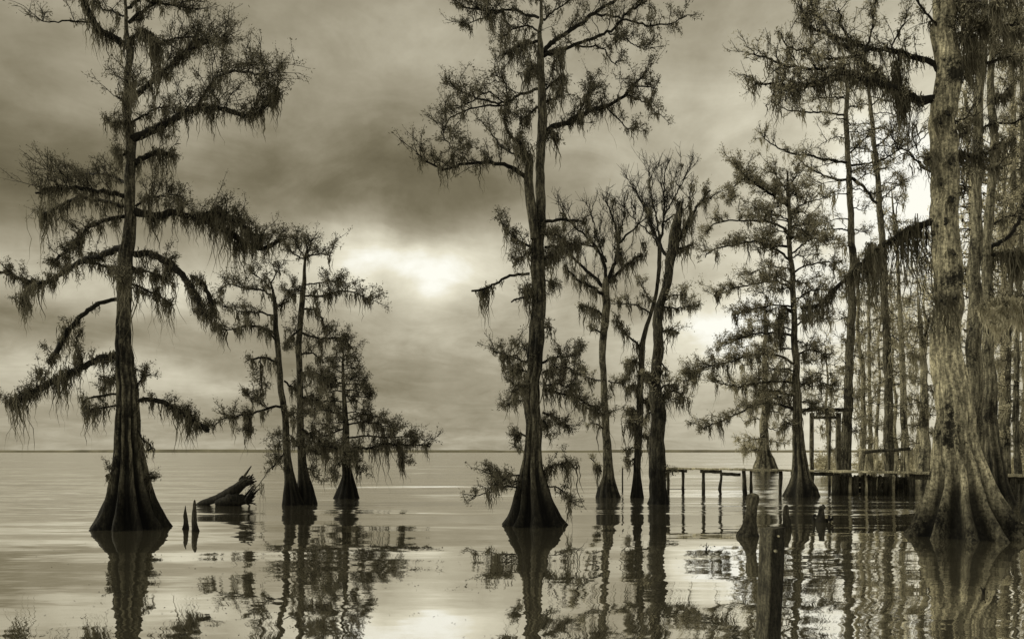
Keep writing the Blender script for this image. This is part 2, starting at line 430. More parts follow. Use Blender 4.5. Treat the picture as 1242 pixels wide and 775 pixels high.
l([(155,22),(140,15),(125,12),(112,8)], 2.5, 1.5, 0.6, fol=0.9, ms=0.8, spread=0.8)
l([(190,55),(212,47),(235,46),(255,52)], 3, 1.5, 0.1, fol=1.4, ms=1.2, spread=1.1)
l([(160,118),(150,120),(140,116)], 3, 2, -0.2, fol=0.4, ms=1.2, shag=0.5)
l([(157,148),(143,148),(130,150)], 3, 1.5, -0.6, fol=0.6, ms=2.0, shag=0.6, spread=0.6)
l([(158,150),(175,140),(195,130),(205,138)], 3, 1.5, 1.0, fol=1.0, ms=1.0, spread=0.8)
l([(157,184),(145,190),(137,182)], 3, 1.5, -0.6, fol=0.6, ms=1.4, shag=0.5, spread=0.7)
l([(152,238),(139,235),(99,229),(75,228),(58,229),(45,236)], 6, 2.5, -0.7, fol=1.7, ms=2.0, shag=1.4, spread=1.15, up=0.9, cl=1.2)
l([(150,250),(125,244),(96,240),(70,252),(48,262)], 4, 3, 0.8, fol=0.3, ms=1.6, shag=0.6, mlen=1.3)
l([(152,222),(130,212),(100,212),(75,215)], 3, 1.5, 1.3, fol=1.3, ms=1.0, shag=0.3, spread=0.9)
l([(152,263),(135,265),(110,275),(88,297),(66,318)], 5, 3, -1.2, fol=1.2, ms=1.8, shag=1.0, spread=0.7)
l([(150,300),(135,305),(118,312),(100,316),(85,325),(70,336),(50,343),(25,338),(0,330),(-20,332)], 9, 2, 0.9, fol=0.8, ms=1.7, shag=1.3, spread=0.85, mlen=0.9)
l([(50,343),(36,350),(28,365),(30,378)], 3, 3, 0.9, fol=0.5, ms=1.6, shag=1.5, spread=0.5, mlen=0.8)
l([(150,326),(132,324),(112,320)], 4, 3, 0.4, fol=0.5, ms=1.6, shag=0.6)
l([(163,256),(190,262),(210,258),(235,265),(262,272),(290,290),(315,302),(338,292)], 10, 5, 0.9, fol=1.5, ms=2.6, shag=1.9, spread=0.95, up=1.0, mlen=1.15, cl=1.3)
l([(235,262),(255,258),(275,262),(300,278),(318,292)], 5, 4, 0.4, fol=1.4, ms=2.4, shag=2.2, spread=0.8, up=0.9, mlen=1.3)
l([(165,250),(180,240),(200,238),(215,236)], 3, 1.5, -0.9, fol=1.4, ms=1.0, shag=0.5, spread=0.8)
l([(163,308),(182,308),(200,317),(215,328),(230,346),(242,366),(248,384)], 8, 8, -0.5, fol=0.5, ms=1.5, shag=1.6, spread=0.6)
l([(232,335),(244,342),(252,356),(257,372),(256,385)], 4, 6, -0.4, fol=0.5, ms=1.0, shag=1.7, spread=0.4)
l([(160,345),(178,352),(195,360),(206,369)], 3, 2, 0.8, fol=0.5, ms=2.8, shag=0.5, spread=0.6, mlen=1.5)
l([(160,325),(180,330),(200,338)], 3, 2, 1.2, fol=0.8, ms=2.4, shag=0.5, spread=0.6, mlen=1.3)
l([(142,363),(120,368),(100,383),(85,398),(72,420),(60,440)], 4.5, 7, -0.8, fol=0.25, ms=0.4, shag=0.9, spread=0.5, t0=0.45)
l([(145,430),(118,436),(100,445),(80,455),(55,468),(35,478),(12,490)], 8, 7, 0.2, fol=1.0, ms=2.2, shag=2.3, spread=0.7, up=0.9, mlen=0.85, t0=0.08)
l([(95,447),(98,432),(92,418),(98,400)], 3, 2, 0.3, fol=0.4, ms=0.4, shag=0.6, spread=0.4)
l([(142,478),(120,480),(103,485),(104,494),(110,500)], 3, 2, -0.6, fol=0.25, ms=1.3, shag=0.4, spread=0.5)
l([(142,492),(125,494),(110,500)], 2.5, 2, -0.3, fol=0.4, ms=1.4, shag=0.4, spread=0.4)
l([(142,455),(132,462),(124,475)], 3, 2, 0.6, fol=0.8, ms=1.6, shag=0.8, spread=0.5)
l([(163,485),(185,484),(205,492),(225,503),(240,514),(252,522)], 5, 8, 0.5, fol=0.9, ms=2.0, shag=2.0, spread=0.6, up=0.9, mlen=1.1)
l([(165,470),(172,460),(178,455)], 2, 1.5, 0.5, fol=1.5, ms=1.5, spread=0.5)
l([(165,515),(172,532),(182,540),(181,546)], 2.5, 2, -0.4, fol=0, ms=0.6, shag=0.5)
l([(146,580),(138,578),(132,572)], 1.5, 1, -0.3, fol=0.6, ms=1.8, spread=0.45)
l([(168,585),(176,582),(188,580)], 1.5, 1, 0.2, fol=1.2, ms=1.2, spread=0.45)
l([(157,120),(160,110),(163,96)], 3, 2, -1.5, fol=1.0, ms=1.2, shag=0.5, spread=0.9)
l([(152,330),(148,336),(150,345)], 3, 2, -1.6, fol=0.8, ms=1.8, shag=0.5, spread=0.7)
t.done()

# ================================================================== twin trunked tree
t = Tree('cypress_tree', 'twin-trunked cypress right of the drifting log, two dark stems from one foot', 26.6,
  [(356,612,28),(354,598,20),(352,582,14),(348,550,9.5),(345,500,8),(341,470,7.5),(338,430,7),(335,400,6.5),(334,370,5),(330,350,3),(326,338,2)],
  G1, sides=36, seed=3, flute=0.2)
t.stem([(370,612,30),(370,592,20),(367,568,12),(365,520,9),(364,480,8),(363,430,7.5),(365,390,7),(367,350,6),(369,330,4),(371,310,3),(374,298,1.5)], 0.35, 32, 0.2)
l = t.limb
l([(334,362),(318,352),(300,350),(278,345),(264,352)], 3, 1.2, 0.8, fol=1.3, ms=0.7, spread=0.8)
l([(332,352),(318,340),(305,332)], 2, 1, -0.8, fol=1.3, ms=0.5, spread=0.8)
l([(328,345),(335,332),(340,325)], 2, 1, 0.4, fol=1.3, ms=0.5, spread=0.7)
l([(332,383),(312,379),(294,378),(272,372)], 2.5, 1, -1.0, fol=1.1, ms=1.3, spread=0.75)
l([(335,405),(318,397),(300,395),(280,400),(262,399)], 3.5, 1.2, 0.7, fol=0.9, ms=1.6, spread=0.7)
l([(336,415),(328,405),(322,400)], 3, 2, -0.3, fol=0.5, ms=1.4, shag=0.6, spread=0.5)
l([(338,372),(348,362),(358,356)], 2, 1, 1.0, fol=0.9, ms=0.8, spread=0.7)
l([(338,440),(322,434),(310,434),(304,438)], 3, 2, -0.5, fol=0.4, ms=1.2, shag=0.6, spread=0.4)
l([(316,434),(316,450),(317,470),(312,490)], 1.5, 2, 0.3, fol=1.3, ms=0.6, shag=0.3, spread=0.45)
l([(344,492),(330,494),(311,500),(288,505),(268,509),(258,520)], 3.5, 1.2, -0.9, fol=0.9, ms=1.0, spread=0.75)
l([(300,500),(302,510),(300,522)], 1.5, 2.5, -0.5, fol=0.7, ms=2.5, shag=1.4, spread=0.5, mlen=1.2)
l([(325,496),(310,486),(298,478)], 1.5, 1, -0.2, fol=1.5, ms=0.5, spread=0.6)
l([(347,545),(336,560),(330,570)], 1.5, 1, -0.6, fol=1.6, ms=0.8, spread=0.65)
l([(345,552),(328,568),(315,586),(305,598)], 1.2, 0.7, -0.2, fol=0.15, ms=0.1, spread=0.4)
l([(371,316),(357,308),(344,298)], 2.2, 1, 0.7, fol=1.5, ms=0.2, spread=0.75)
l([(372,312),(388,308),(402,311)], 2.2, 1, -0.7, fol=1.5, ms=0.2, spread=0.75)
l([(373,308),(376,298),(378,290)], 2, 1, 0.2, fol=1.6, ms=0.1, spread=0.75)
l([(371,314),(362,302),(358,294)], 2, 1, -0.9, fol=1.3, ms=0.1, spread=0.7)
l([(369,359),(392,359),(415,353),(436,358),(450,366)], 3, 1.2, -0.7, fol=1.3, ms=1.5, spread=0.75, shag=0.2)
l([(369,345),(385,344),(405,340),(420,345)], 2, 1, 0.8, fol=1.1, ms=0.9, spread=0.7)
l([(366,353),(355,351),(345,354)], 2.5, 1, 0.7, fol=0.9, ms=1.1, spread=0.7)
l([(368,375),(382,376),(392,390),(394,400)], 2.5, 2, 0.5, fol=0.6, ms=1.6, shag=0.7, spread=0.5)
l([(367,404),(385,410),(402,410),(418,412),(428,424)], 3, 1.5, -0.6, fol=1.4, ms=1.4, shag=0.5, spread=0.7)
l([(366,398),(350,412),(344,425)], 2.5, 1.2, 0.7, fol=1.1, ms=1.2, spread=0.7)
l([(365,430),(380,428),(393,440)], 2.5, 1.5, 0.6, fol=1.2, ms=1.4, spread=0.7)
l([(364,452),(380,452),(394,462)], 2.5, 1.5, -0.8, fol=1.3, ms=1.8, shag=0.5, spread=0.7)
l([(345,462),(356,470),(366,474)], 2.5, 1.5, 0.9, fol=1.0, ms=1.6, spread=0.65)
l([(364,480),(378,485),(390,482)], 2.5, 1.5, 0.7, fol=1.0, ms=1.8, spread=0.65)
l([(344,505),(352,500),(360,510)], 2.5, 1.5, -0.7, fol=0.8, ms=1.5, spread=0.6)
l([(366,520),(382,530),(396,540),(410,545)], 3, 1.5, -0.4, fol=1.7, ms=1.8, shag=0.6, spread=0.7)
l([(367,540),(382,548),(400,556)], 2.5, 1.5, 0.5, fol=1.5, ms=1.6, shag=0.4, spread=0.7)
l([(348,530),(340,535),(336,545)], 2, 1, 0.6, fol=1.3, ms=1.0, spread=0.6)
l([(368,560),(378,572),(384,582)], 1.5, 1, -0.4, fol=1.0, ms=0.8, spread=0.5)
l([(348,525),(356,532),(362,545)], 2, 1, -0.9, fol=1.0, ms=1.2, spread=0.6)
t.done()

# ================================================================== small cone shaped tree
t = Tree('cypress_tree', 'small cone-shaped cypress just right of the twin-trunked tree, one long limb reaching right', 30.4,
  [(420,604,31),(421,592,22),(421,578,14),(419,550,10),(419,520,8),(417,480,5),(416,440,3),(415,418,1.5)],
  G1, sides=32, seed=4, flute=0.2)
l = t.limb
t.auto(428, 470, lambda a: (12+24*a, 12+26*a), 3.6, w=1.4, fol=1.1, ms=0.25, spread=0.42, cl=0.8)
t.auto(466, 515, lambda a: (38+10*a, 38+18*a), 4.6, w=1.8, fol=1.0, ms=0.7, spread=0.5, cl=0.9)
l([(421,515),(440,512),(462,514),(482,525)], 2.4, 1.2, -0.7, fol=1.3, ms=1.2, spread=0.6)
l([(422,531),(445,528),(465,530),(485,530),(505,530)], 2.6, 1.2, 0.8, fol=1.1, ms=1.3, spread=0.6)
l([(422,543),(445,543),(468,538),(492,540),(510,540),(521,541)], 3, 1.5, -0.6, fol=1.4, ms=1.9, shag=0.5, spread=0.7)
l([(485,540),(488,552),(487,562)], 1.5, 1.5, -0.6, fol=0.8, ms=2.4, shag=0.9, spread=0.4)
l([(417,500),(400,500),(385,492),(372,496)], 2, 1, 0.8, fol=1.0, ms=0.6, spread=0.55)
l([(417,520),(395,528),(380,533)], 2.2, 1, -0.6, fol=1.4, ms=1.3, spread=0.65)
l([(418,545),(400,545),(385,548)], 2.2, 1, 0.6, fol=1.7, ms=1.4, spread=0.65)
l([(418,556),(408,565),(402,580)], 1.8, 1, -0.4, fol=1.6, ms=1.2, spread=0.6)
l([(421,556),(432,562),(438,575)], 1.8, 1, -0.4, fol=1.6, ms=1.2, spread=0.6)
l([(421,545),(430,548),(424,560)], 1.8, 1, -1.2, fol=1.9, ms=1.4, spread=0.6)
t.done()

# ================================================================== centre tree
t = Tree('cypress_tree', 'tallest centre cypress with straight trunk, fork at mid height and wide black foot', 19.1,
  [(648,637,80),(648,628,67),(647,610,51),(645,590,38),(645,570,28),(646,550,22.5),(647,520,20),(647,480,19),(649,440,19),(649,400,19),(651,360,18),(653,320,17),(655,280,15),(655,250,13),(656,200,11),(657,150,11),(658,120,10),(658,90,9),(657,65,9),(656,40,5),(655,10,4),(655,-25,3)],
  G1, sides=96, seed=5, flutes=8)
t.stem([(649,290,10),(646,268,12),(643,245,12),(642,220,11),(642,200,11),(643,188,7)], -0.15, 24, 0.1)
l = t.limb
l([(640,216),(625,206),(610,200),(584,197),(558,200),(535,206),(517,195),(505,187)], 6, 1.5, -0.8, fol=1.1, ms=1.0, spread=1.0)
l([(639,195),(615,182),(600,168),(588,152)], 3, 1.2, 0.9, fol=0.9, ms=0.5, spread=0.9)
l([(640,188),(630,176),(616,160),(612,142),(613,127)], 4, 3, -0.3, fol=0.7, ms=0.7, shag=0.9, spread=0.7)
l([(643,190),(634,182),(632,172)], 3, 2, -0.5, fol=0.8, ms=1.0, shag=1.2, spread=0.5)
l([(652,108),(640,113),(628,116),(613,125),(596,124),(575,118),(558,110),(547,104)], 4, 1.5, 0.8, fol=1.2, ms=0.6, spread=0.85)
l([(613,128),(590,129),(565,134),(545,145),(536,162)], 2.5, 1.2, -1.0, fol=1.2, ms=0.2, spread=0.8)
l([(613,126),(590,112),(565,128),(540,128)], 2, 1, -0.2, fol=0.9, ms=0.2, spread=0.7)
l([(535,160),(545,175),(560,185)], 1.8, 1, -0.9, fol=1.0, ms=0.2, spread=0.7)
l([(613,126),(615,110),(612,100),(600,92)], 2, 1, -0.7, fol=1.3, ms=0.3, spread=0.9)
l([(652,130),(640,140),(630,150)], 3, 2, -0.4, fol=1.0, ms=1.5, shag=0.4, spread=0.7)
l([(653,22),(640,18),(622,13),(596,13),(567,10),(550,0)], 3.5, 1.5, 0.6, fol=1.3, ms=0.9, spread=0.95)
l([(610,14),(585,22),(562,32)], 2, 1, 0.9, fol=1.4, ms=0.8, spread=0.7)
l([(654,0),(635,-8),(610,-12),(585,-8)], 3, 1.5, -0.8, fol=1.3, ms=0.6, spread=1.0)
l([(654,50),(640,52),(625,58),(612,66)], 4, 3, -0.4, fol=1.0, ms=1.8, shag=1.3, spread=0.7, mlen=1.1)
l([(655,40),(640,32),(622,36),(605,50)], 2.5, 1.5, 0.9, fol=1.2, ms=0.8, spread=0.8)
l([(659,63),(668,54),(680,45),(700,32),(721,16),(747,0),(775,-18)], 6, 3.5, 0.8, fol=0.7, ms=0.1, spread=1.0)
l([(660,68),(677,64),(697,55),(721,46),(741,38),(752,28),(761,15),(785,2)], 5, 1.8, -0.9, fol=0.9, ms=0.4, spread=0.9)
l([(724,18),(745,20),(765,26),(790,31),(815,28),(832,19)], 3, 1.2, -0.2, fol=0.8, ms=0.5, spread=0.75)
l([(692,56),(712,57),(730,58),(738,70),(748,82)], 2.5, 1.2, 0.3, fol=0.8, ms=0.6, spread=0.7)
l([(738,40),(755,46),(772,56),(785,62)], 2, 1, -1.2, fol=1.0, ms=0.3, spread=0.6)
l([(655,30),(670,15),(690,2)], 3, 1.5, 1.0, fol=1.0, ms=0.2, spread=0.9)
l([(663,64),(678,60),(680,66)], 3, 3, -0.4, fol=0.4, ms=2.0, shag=1.2, mlen=1.4, spread=0.5)
l([(661,161),(673,154),(686,150),(709,138),(725,132),(741,126),(761,113),(772,100),(784,88)], 8, 2, 0.8, fol=1.1, ms=1.0, spread=0.95, shag=0.2)
l([(700,140),(708,125),(715,110),(722,100)], 3, 1.5, 0.9, fol=1.3, ms=0.8, shag=0.4, spread=0.8)
l([(705,140),(706,146),(706,150)], 3, 3, 0.2, fol=0.2, ms=3.5, shag=1.5, mlen=1.1)
l([(665,160),(672,162),(676,165)], 4, 3, -0.4, fol=0.2, ms=2.5, shag=1.2, mlen=1.0)
l([(735,130),(750,145),(760,156),(772,158)], 2, 1, 0.0, fol=0.7, ms=0.5, spread=0.55)
l([(758,115),(775,122),(790,130),(796,142)], 2, 1, 0.7, fol=1.1, ms=0.9, spread=0.6)
l([(770,105),(785,105),(798,108)], 1.8, 1, 0.2, fol=1.3, ms=0.3, spread=0.6)
l([(660,110),(672,100),(684,92)], 2.5, 1.5, -0.5, fol=1.5, ms=0.9, spread=0.8)
l([(660,125),(672,120),(682,112)], 2.5, 1.5, 0.8, fol=1.2, ms=1.2, spread=0.7)
l([(655,80),(645,85),(640,92)], 2.5, 1.5, -0.8, fol=0.9, ms=1.8, shag=0.6, spread=0.6)
l([(662,269),(680,267),(695,267),(711,271)], 4, 2.5, -0.4, fol=0.12, ms=0.3, spread=0.4)
l([(648,302),(635,295),(620,284),(608,270)], 3.5, 1.5, 0.3, fol=1.1, ms=1.6, shag=0.6, spread=0.65)
l([(647,306),(635,310),(625,318)], 3, 1.5, -0.4, fol=0.8, ms=1.8, shag=0.6, spread=0.6)
l([(661,300),(678,298),(692,296),(704,301)], 3.5, 1.5, 0.3, fol=1.4, ms=2.0, shag=0.9, spread=0.65)
l([(661,285),(672,284),(682,288)], 3, 1.5, -0.8, fol=1.1, ms=1.4, spread=0.6)
l([(660,315),(668,310),(680,312)], 3, 1.5, 0.9, fol=1.2, ms=1.4, shag=0.4, spread=0.6)
l([(642,332),(628,333),(612,337),(600,345),(588,350),(572,353)], 3.5, 2.5, -0.6, fol=0, ms=0.25, t0=0.6)
l([(590,350),(587,352),(586,354)], 1.6, 1.6, -0.5, fol=0, ms=3.5, shag=1.0, mlen=1.5)
l([(642,361),(632,362),(621,366)], 2.8, 2, -0.3, fol=0, ms=0.1)
l([(643,345),(640,352),(642,360)], 3, 2, -0.2, fol=0.2, ms=3.0, shag=1.5, mlen=1.2)
l([(660,340),(668,343),(673,352)], 2, 1, -0.3, fol=1.2, ms=1.0, spread=0.5)
l([(660,398),(665,396),(668,400)], 2, 1, -0.2, fol=0.8, ms=1.2, spread=0.35)
l([(642,440),(625,434),(610,431),(598,426)], 2.5, 1.2, -0.6, fol=1.3, ms=1.5, spread=0.6)
l([(642,452),(628,448),(614,450)], 2.5, 1.2, 0.6, fol=1.2, ms=1.8, shag=0.4, spread=0.6)
l([(643,428),(634,422),(626,418)], 2, 1, 0.8, fol=1.2, ms=0.6, spread=0.55)
l([(642,488),(626,486),(612,494)], 2.5, 1.2, 0.4, fol=1.3, ms=1.4, shag=0.4, spread=0.6)
l([(643,470),(632,468),(625,476)], 2.2, 1.2, -0.9, fol=1.2, ms=1.4, spread=0.6)
l([(658,440),(675,432),(692,432),(708,422)], 3, 1.2, 0.3, fol=1.4, ms=1.5, shag=0.4, spread=0.65)
l([(658,452),(672,448),(690,446),(700,452)], 2.5, 1.5, -0.7, fol=1.3, ms=2.0, shag=0.7, spread=0.6, mlen=1.2)
l([(658,472),(680,477),(702,484),(722,494),(734,504)], 3.5, 1.8, 0.7, fol=1.6, ms=1.3, shag=0.6, spread=0.65, up=0.8)
l([(660,468),(675,465),(690,470)], 2.5, 1.2, -0.8, fol=1.3, ms=1.4, spread=0.6)
l([(658,500),(672,506),(686,515),(693,524)], 3, 1.5, -0.2, fol=1.3, ms=1.0, shag=0.6, spread=0.5)
l([(659,510),(664,520),(662,530)], 2.5, 1.2, 0.8, fol=1.3, ms=0.8, spread=0.45)
l([(640,530),(630,526),(624,534),(628,548)], 2.2, 1.2, -0.4, fol=1.5, ms=1.0, spread=0.45)
l([(635,575),(618,578),(604,580),(590,572)], 2.5, 1.2, 0.5, fol=1.7, ms=0.6, spread=0.6)
l([(632,592),(612,590),(595,596),(572,602)], 2.5, 1, -0.4, fol=1.7, ms=0.5, spread=0.6)
l([(634,585),(615,583),(600,588)], 2, 1, -0.9, fol=1.5, ms=0.4, spread=0.55)
l([(658,572),(672,564),(686,562),(698,568)], 2.5, 1.5, 0.4, fol=1.1, ms=2.0, shag=0.5, spread=0.5, mlen=1.1)
l([(662,588),(678,592),(688,602),(692,612)], 2, 1, -0.5, fol=1.1, ms=0.7, spread=0.5)
t.done()

# ================================================================== three slim stems right of centre
t = Tree('cypress_tree', 'slim cypress second right of centre with a rounded bare crown and V-shaped fork', 31.0,
  [(738,603,31),(737,592,24),(738,578,15),(737,545,11),(735,510,9.5),(733,480,8),(732,440,8),(732,420,9),(734,390,10),(735,360,10),(735,346,9),(735,336,5)],
  G1, bark='bark_mid', leaf='leaf_mid', sides=32, seed=6, flute=0.2)
l = t.limb
B = dict(bare=True, ms=0.35, spread=0.95)
l([(735,350),(722,338),(705,322),(690,308),(676,302)], 5, 1.6, 0.6, fol=0.8, **B)
l([(733,358),(718,348),(702,340),(690,330),(684,322)], 4.5, 2, -0.7, fol=0.4, bare=True, ms=1.8, shag=0.7, spread=0.6)
l([(735,345),(733,322),(722,300),(708,284),(692,270),(680,258)], 4.5, 1.4, -0.6, fol=0.9, **B)
l([(737,342),(744,322),(750,300),(748,282),(742,262),(736,245)], 5, 1.6, 0.5, fol=1.0, **B)
l([(735,318),(728,300),(722,278),(716,256)], 2.5, 1.2, 1.2, fol=0.9, **B)
l([(738,343),(752,328),(768,315),(780,309)], 4, 2.4, 0.4, fol=0.3, bare=True, ms=1.2, shag=0.9, spread=0.55)
l([(750,295),(760,285),(772,275),(785,262)], 3, 1.4, -0.8, fol=0.8, **B)
l([(750,300),(752,310),(751,316)], 3.5, 3, -0.4, fol=0.2, bare=True, ms=2.0, shag=1.5, spread=0.4)
l([(749,285),(756,268),(758,250)], 2.5, 1.2, 0.9, fol=0.8, **B)
l([(722,300),(708,296),(690,290)], 2.5, 1.2, 0.2, fol=0.8, **B)
l([(733,384),(722,376),(712,373),(703,371)], 3, 2, 0.4, fol=0.3, ms=1.8, shag=0.8, spread=0.4, mlen=1.1)
l([(731,405),(722,400),(716,402)], 2, 1.2, -0.3, fol=1.0, ms=1.2, spread=0.4)
l([(731,505),(720,498),(706,490),(695,478)], 3, 1.5, -0.5, fol=1.1, ms=1.3, spread=0.55)
l([(738,462),(750,464),(760,460)], 2, 1, 0.4, fol=1.4, ms=1.6, spread=0.5)
l([(731,462),(715,458),(702,455)], 2, 1, 0.6, fol=1.3, ms=1.2, spread=0.5)
l([(734,520),(724,515),(716,512)], 2.2, 1.5, -0.3, fol=0.1, ms=0.8)
l([(730,572),(722,562),(717,556)], 2, 1.3, -0.3, fol=0.7, ms=1.4, spread=0.4)
t.done()

t = Tree('cypress_tree', 'thin leaning cypress with bare twiggy top, between the slim forked tree and the broken trunk', 30.9,
  [(773,603,17),(773,592,13),(773,572,9),(774,540,9),(776,500,9),(777,460,8),(779,420,7),(785,395,5.5),(791,375,5),(797,350,4.5),(800,325,5),(800,300,5),(799,285,3.5)],
  G1, bark='bark_black', leaf='leaf_mid', sides=26, seed=7, flute=0.15)
l = t.limb
l([(800,300),(792,278),(784,256),(774,236),(768,228)], 3.6, 1.6, -0.5, fol=0.9, **B)
l([(800,296),(804,274),(806,252),(805,230),(806,212)], 3, 1.2, 0.6, fol=1.1, **B)
l([(799,285),(796,262),(790,240),(788,218)], 2.6, 1.2, 0.9, fol=1.0, **B)
l([(805,262),(815,246),(824,228),(832,215)], 2.2, 1.1, 0.2, fol=1.0, **B)
l([(803,270),(818,262),(832,252),(842,240)], 2.2, 1.1, -0.6, fol=0.6, **B)
l([(800,300),(790,285),(776,272),(765,262)], 2.2, 1.1, 0.7, fol=0.7, **B)
l([(790,380),(775,372),(760,368),(748,372)], 2.5, 1.2, 0.5, fol=1.2, ms=1.5, spread=0.55)
l([(793,370),(783,355),(778,345)], 2, 1, -0.5, fol=1.0, ms=1.0, spread=0.5)
l([(779,425),(768,413),(758,404),(749,388)], 3, 1.8, -0.3, fol=0.2, ms=1.4, shag=0.6, spread=0.4)
for yy, sg in ((440,-1),(455,1),(470,-1),(488,1),(500,-1),(515,-1),(530,1),(545,-1),(560,-1)):
    l([(775,yy),(775+sg*8,yy-3),(775+sg*15,yy+4)], 1.8, 1.2, rng.uniform(-.5,.5), fol=0.9, ms=2.8, shag=0.8, spread=0.4, mlen=1.3)
t.done()

t = Tree('cypress_tree', 'broken-topped dark cypress with a mossy limb slanting up to the right, beside the jetty end', 27.0,
  [(798,611,26),(799,602,22),(798,582,20),(797,545,18),(796,500,17),(795,470,15),(797,430,12),(799,400,11.5),(802,370,11),(808,345,10),(813,320,11),(817,298,14),(820,275,12),(824,260,9),(826,246,6)],
  G1, bark='bark_black', leaf='leaf_mid', sides=36, seed=8, flute=0.15, rough=0.13)
l = t.limb
l([(818,300),(827,284),(836,266),(848,248),(861,231)], 6, 2.2, -0.5, fol=0.1, ms=1.3, shag=1.6, spread=0.4)
l([(852,243),(858,240),(863,242)], 2, 1.5, -0.3, fol=0.1, ms=1.0, shag=0.8)
l([(838,265),(838,256),(835,246)], 2, 1.5, 0.2, fol=0.1, ms=0.8, shag=1.0)
l([(818,304),(829,300),(841,298)], 3, 2, 0.5, fol=0.1, ms=1.6, shag=0.6)
l([(812,316),(802,300),(794,284),(786,270)], 4.5, 2, 0.6, fol=0.5, bare=True, ms=0.3, spread=0.6)
l([(826,250),(824,246),(822,249)], 5, 4, 0.0, fol=0, ms=0.8, shag=1.0)
l([(804,372),(820,374),(834,372),(847,371)], 2.5, 1.2, 0.5, fol=1.3, ms=1.4, spread=0.5)
l([(806,365),(818,358),(830,358)], 2, 1, -0.6, fol=1.2, ms=0.7, spread=0.5)
l([(803,402),(815,400),(823,405)], 2.5, 1.5, -0.3, fol=0.9, ms=2.0, shag=0.6, spread=0.45)
l([(802,440),(808,448),(806,456)], 2, 1.2, -0.3, fol=0.2, ms=1.0)
l([(803,480),(814,474),(824,478),(829,488)], 2.5, 1.5, -0.3, fol=1.4, ms=2.6, shag=1.2, spread=0.5, mlen=1.2)
l([(803,470),(812,466),(820,468)], 2, 1, 0.5, fol=1.2, ms=2.2, spread=0.5, mlen=1.3)
l([(790,455),(783,452),(780,460)], 2, 1, -0.4, fol=0.6, ms=2.0, shag=0.5, spread=0.4)
l([(789,500),(783,505),(781,515)], 2, 1, -0.3, fol=0.5, ms=2.0, shag=0.5, spread=0.4)
for pp in ([(800,400),(806,350),(813,310),(819,275)], [(796,480),(797,440),(799,405)], [(815,310),(821,280),(826,252)]):
    l(pp, 5, 4, -0.12, fol=0, ms=1.2, shag=1.3, mlen=0.6)
for pp in ([(826,250),(829,243),(828,238)], [(823,252),(822,244),(824,240)]): l(pp, 2.5, 0.8, 0, fol=0, ms=0)
l([(806,572),(812,570),(816,576)], 1.5, 1, -0.2, fol=0.8, ms=0.8, spread=0.3)
t.done()

# ================================================================== big pale tree at right
t = Tree('cypress_tree', 'massive pale-barked cypress at right with deeply fluted foot, nearest tree in the picture', 16.7,
  [(1171,650,138),(1170,641,122),(1168,624,103),(1167,608,88),(1166,592,75),(1165,575,65),(1162,555,54),(1158,535,47),(1154,500,41),(1152,470,39.5),(1151,440,38.5),(1150,400,35),(1149,360,32),(1148,300,32),(1147,250,31),(1145,200,30),(1145,160,31),(1146,125,31),(1147,80,29),(1148,40,28),(1149,0,26),(1150,-40,24)],
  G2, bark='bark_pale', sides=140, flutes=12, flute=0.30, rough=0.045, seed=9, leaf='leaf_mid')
l = t.limb
l([(1140,86),(1129,75),(1103,68),(1079,62),(1056,60),(1033,52),(1010,44),(981,32),(970,8)], 8, 2.5, 0.8, fol=1.1, ms=1.2, shag=0.8, spread=1.0)
l([(1136,119),(1114,122),(1097,112),(1079,105),(1050,97),(1027,90),(1010,93),(986,102),(963,105),(934,102),(914,102)], 11, 1.5, -0.8, fol=1.1, ms=1.6, shag=1.5, spread=0.95)
l([(1056,60),(1030,70),(1005,72),(980,64),(958,58),(948,48)], 4, 1.4, 0.2, fol=1.1, ms=0.6, shag=0.3, spread=0.9)
l([(1045,92),(1015,84),(985,84),(955,80),(930,70),(914,66)], 5, 1.3, -1.4, fol=1.1, ms=0.5, spread=0.85)
l([(1010,44),(995,25),(985,8),(975,-10)], 3.5, 2, 1.3, fol=1.3, ms=0.4, spread=1.0)
l([(1033,52),(1020,30),(1018,10)], 3, 1.5, -0.3, fol=1.3, ms=0.3, spread=0.95)
l([(1050,60),(1058,35),(1060,12),(1066,-10)], 3, 1.4, 0.9, fol=1.1, ms=0.1, spread=1.0)
l([(1079,62),(1090,40),(1100,20)], 2.5, 1.2, 0.2, fol=0.9, ms=0.1, spread=0.9)
l([(1090,66),(1085,90),(1090,110),(1095,130)], 3, 2, -0.2, fol=0.3, ms=2.0, shag=1.3, spread=0.6, mlen=1.5)
l([(1079,105),(1055,80),(1030,60),(1012,50)], 5, 3, -0.1, fol=0.9, ms=1.2, shag=1.2, spread=0.8)
l([(986,102),(965,115),(945,125)], 2, 1, -1.2, fol=0.9, ms=0.3, spread=0.8)
l([(1140,34),(1128,22),(1115,5),(1110,-12)], 3, 2, -0.5, fol=0.9, ms=0.5, spread=0.9)
l([(1136,213),(1120,202),(1105,188),(1092,178)], 3, 1.5, 0.9, fol=0.3, ms=0.2, spread=0.8)
l([(1137,266),(1120,272),(1100,281),(1080,292),(1064,303),(1050,316),(1035,330),(1012,352),(992,370),(972,373)], 9, 4, 1.2, fol=0.5, ms=1.7, shag=1.5, spread=0.7, mlen=1.5)
l([(1064,303),(1060,306),(1058,310)], 5, 4, 0.8, fol=0.2, ms=6.0, shag=1.0, mlen=2.0)
l([(1158,45),(1168,40),(1180,45)], 4, 3, -0.5, fol=0.5, ms=2.8, shag=1.5, mlen=1.3, spread=0.6)
l([(1160,166),(1170,162),(1178,158)], 4, 2, 0.3, fol=0.3, ms=0.8, shag=0.8)
l([(1160,190),(1170,186),(1182,190),(1196,184),(1210,180)], 5, 3, -0.3, fol=0.8, ms=1.4, shag=1.8, spread=0.6)
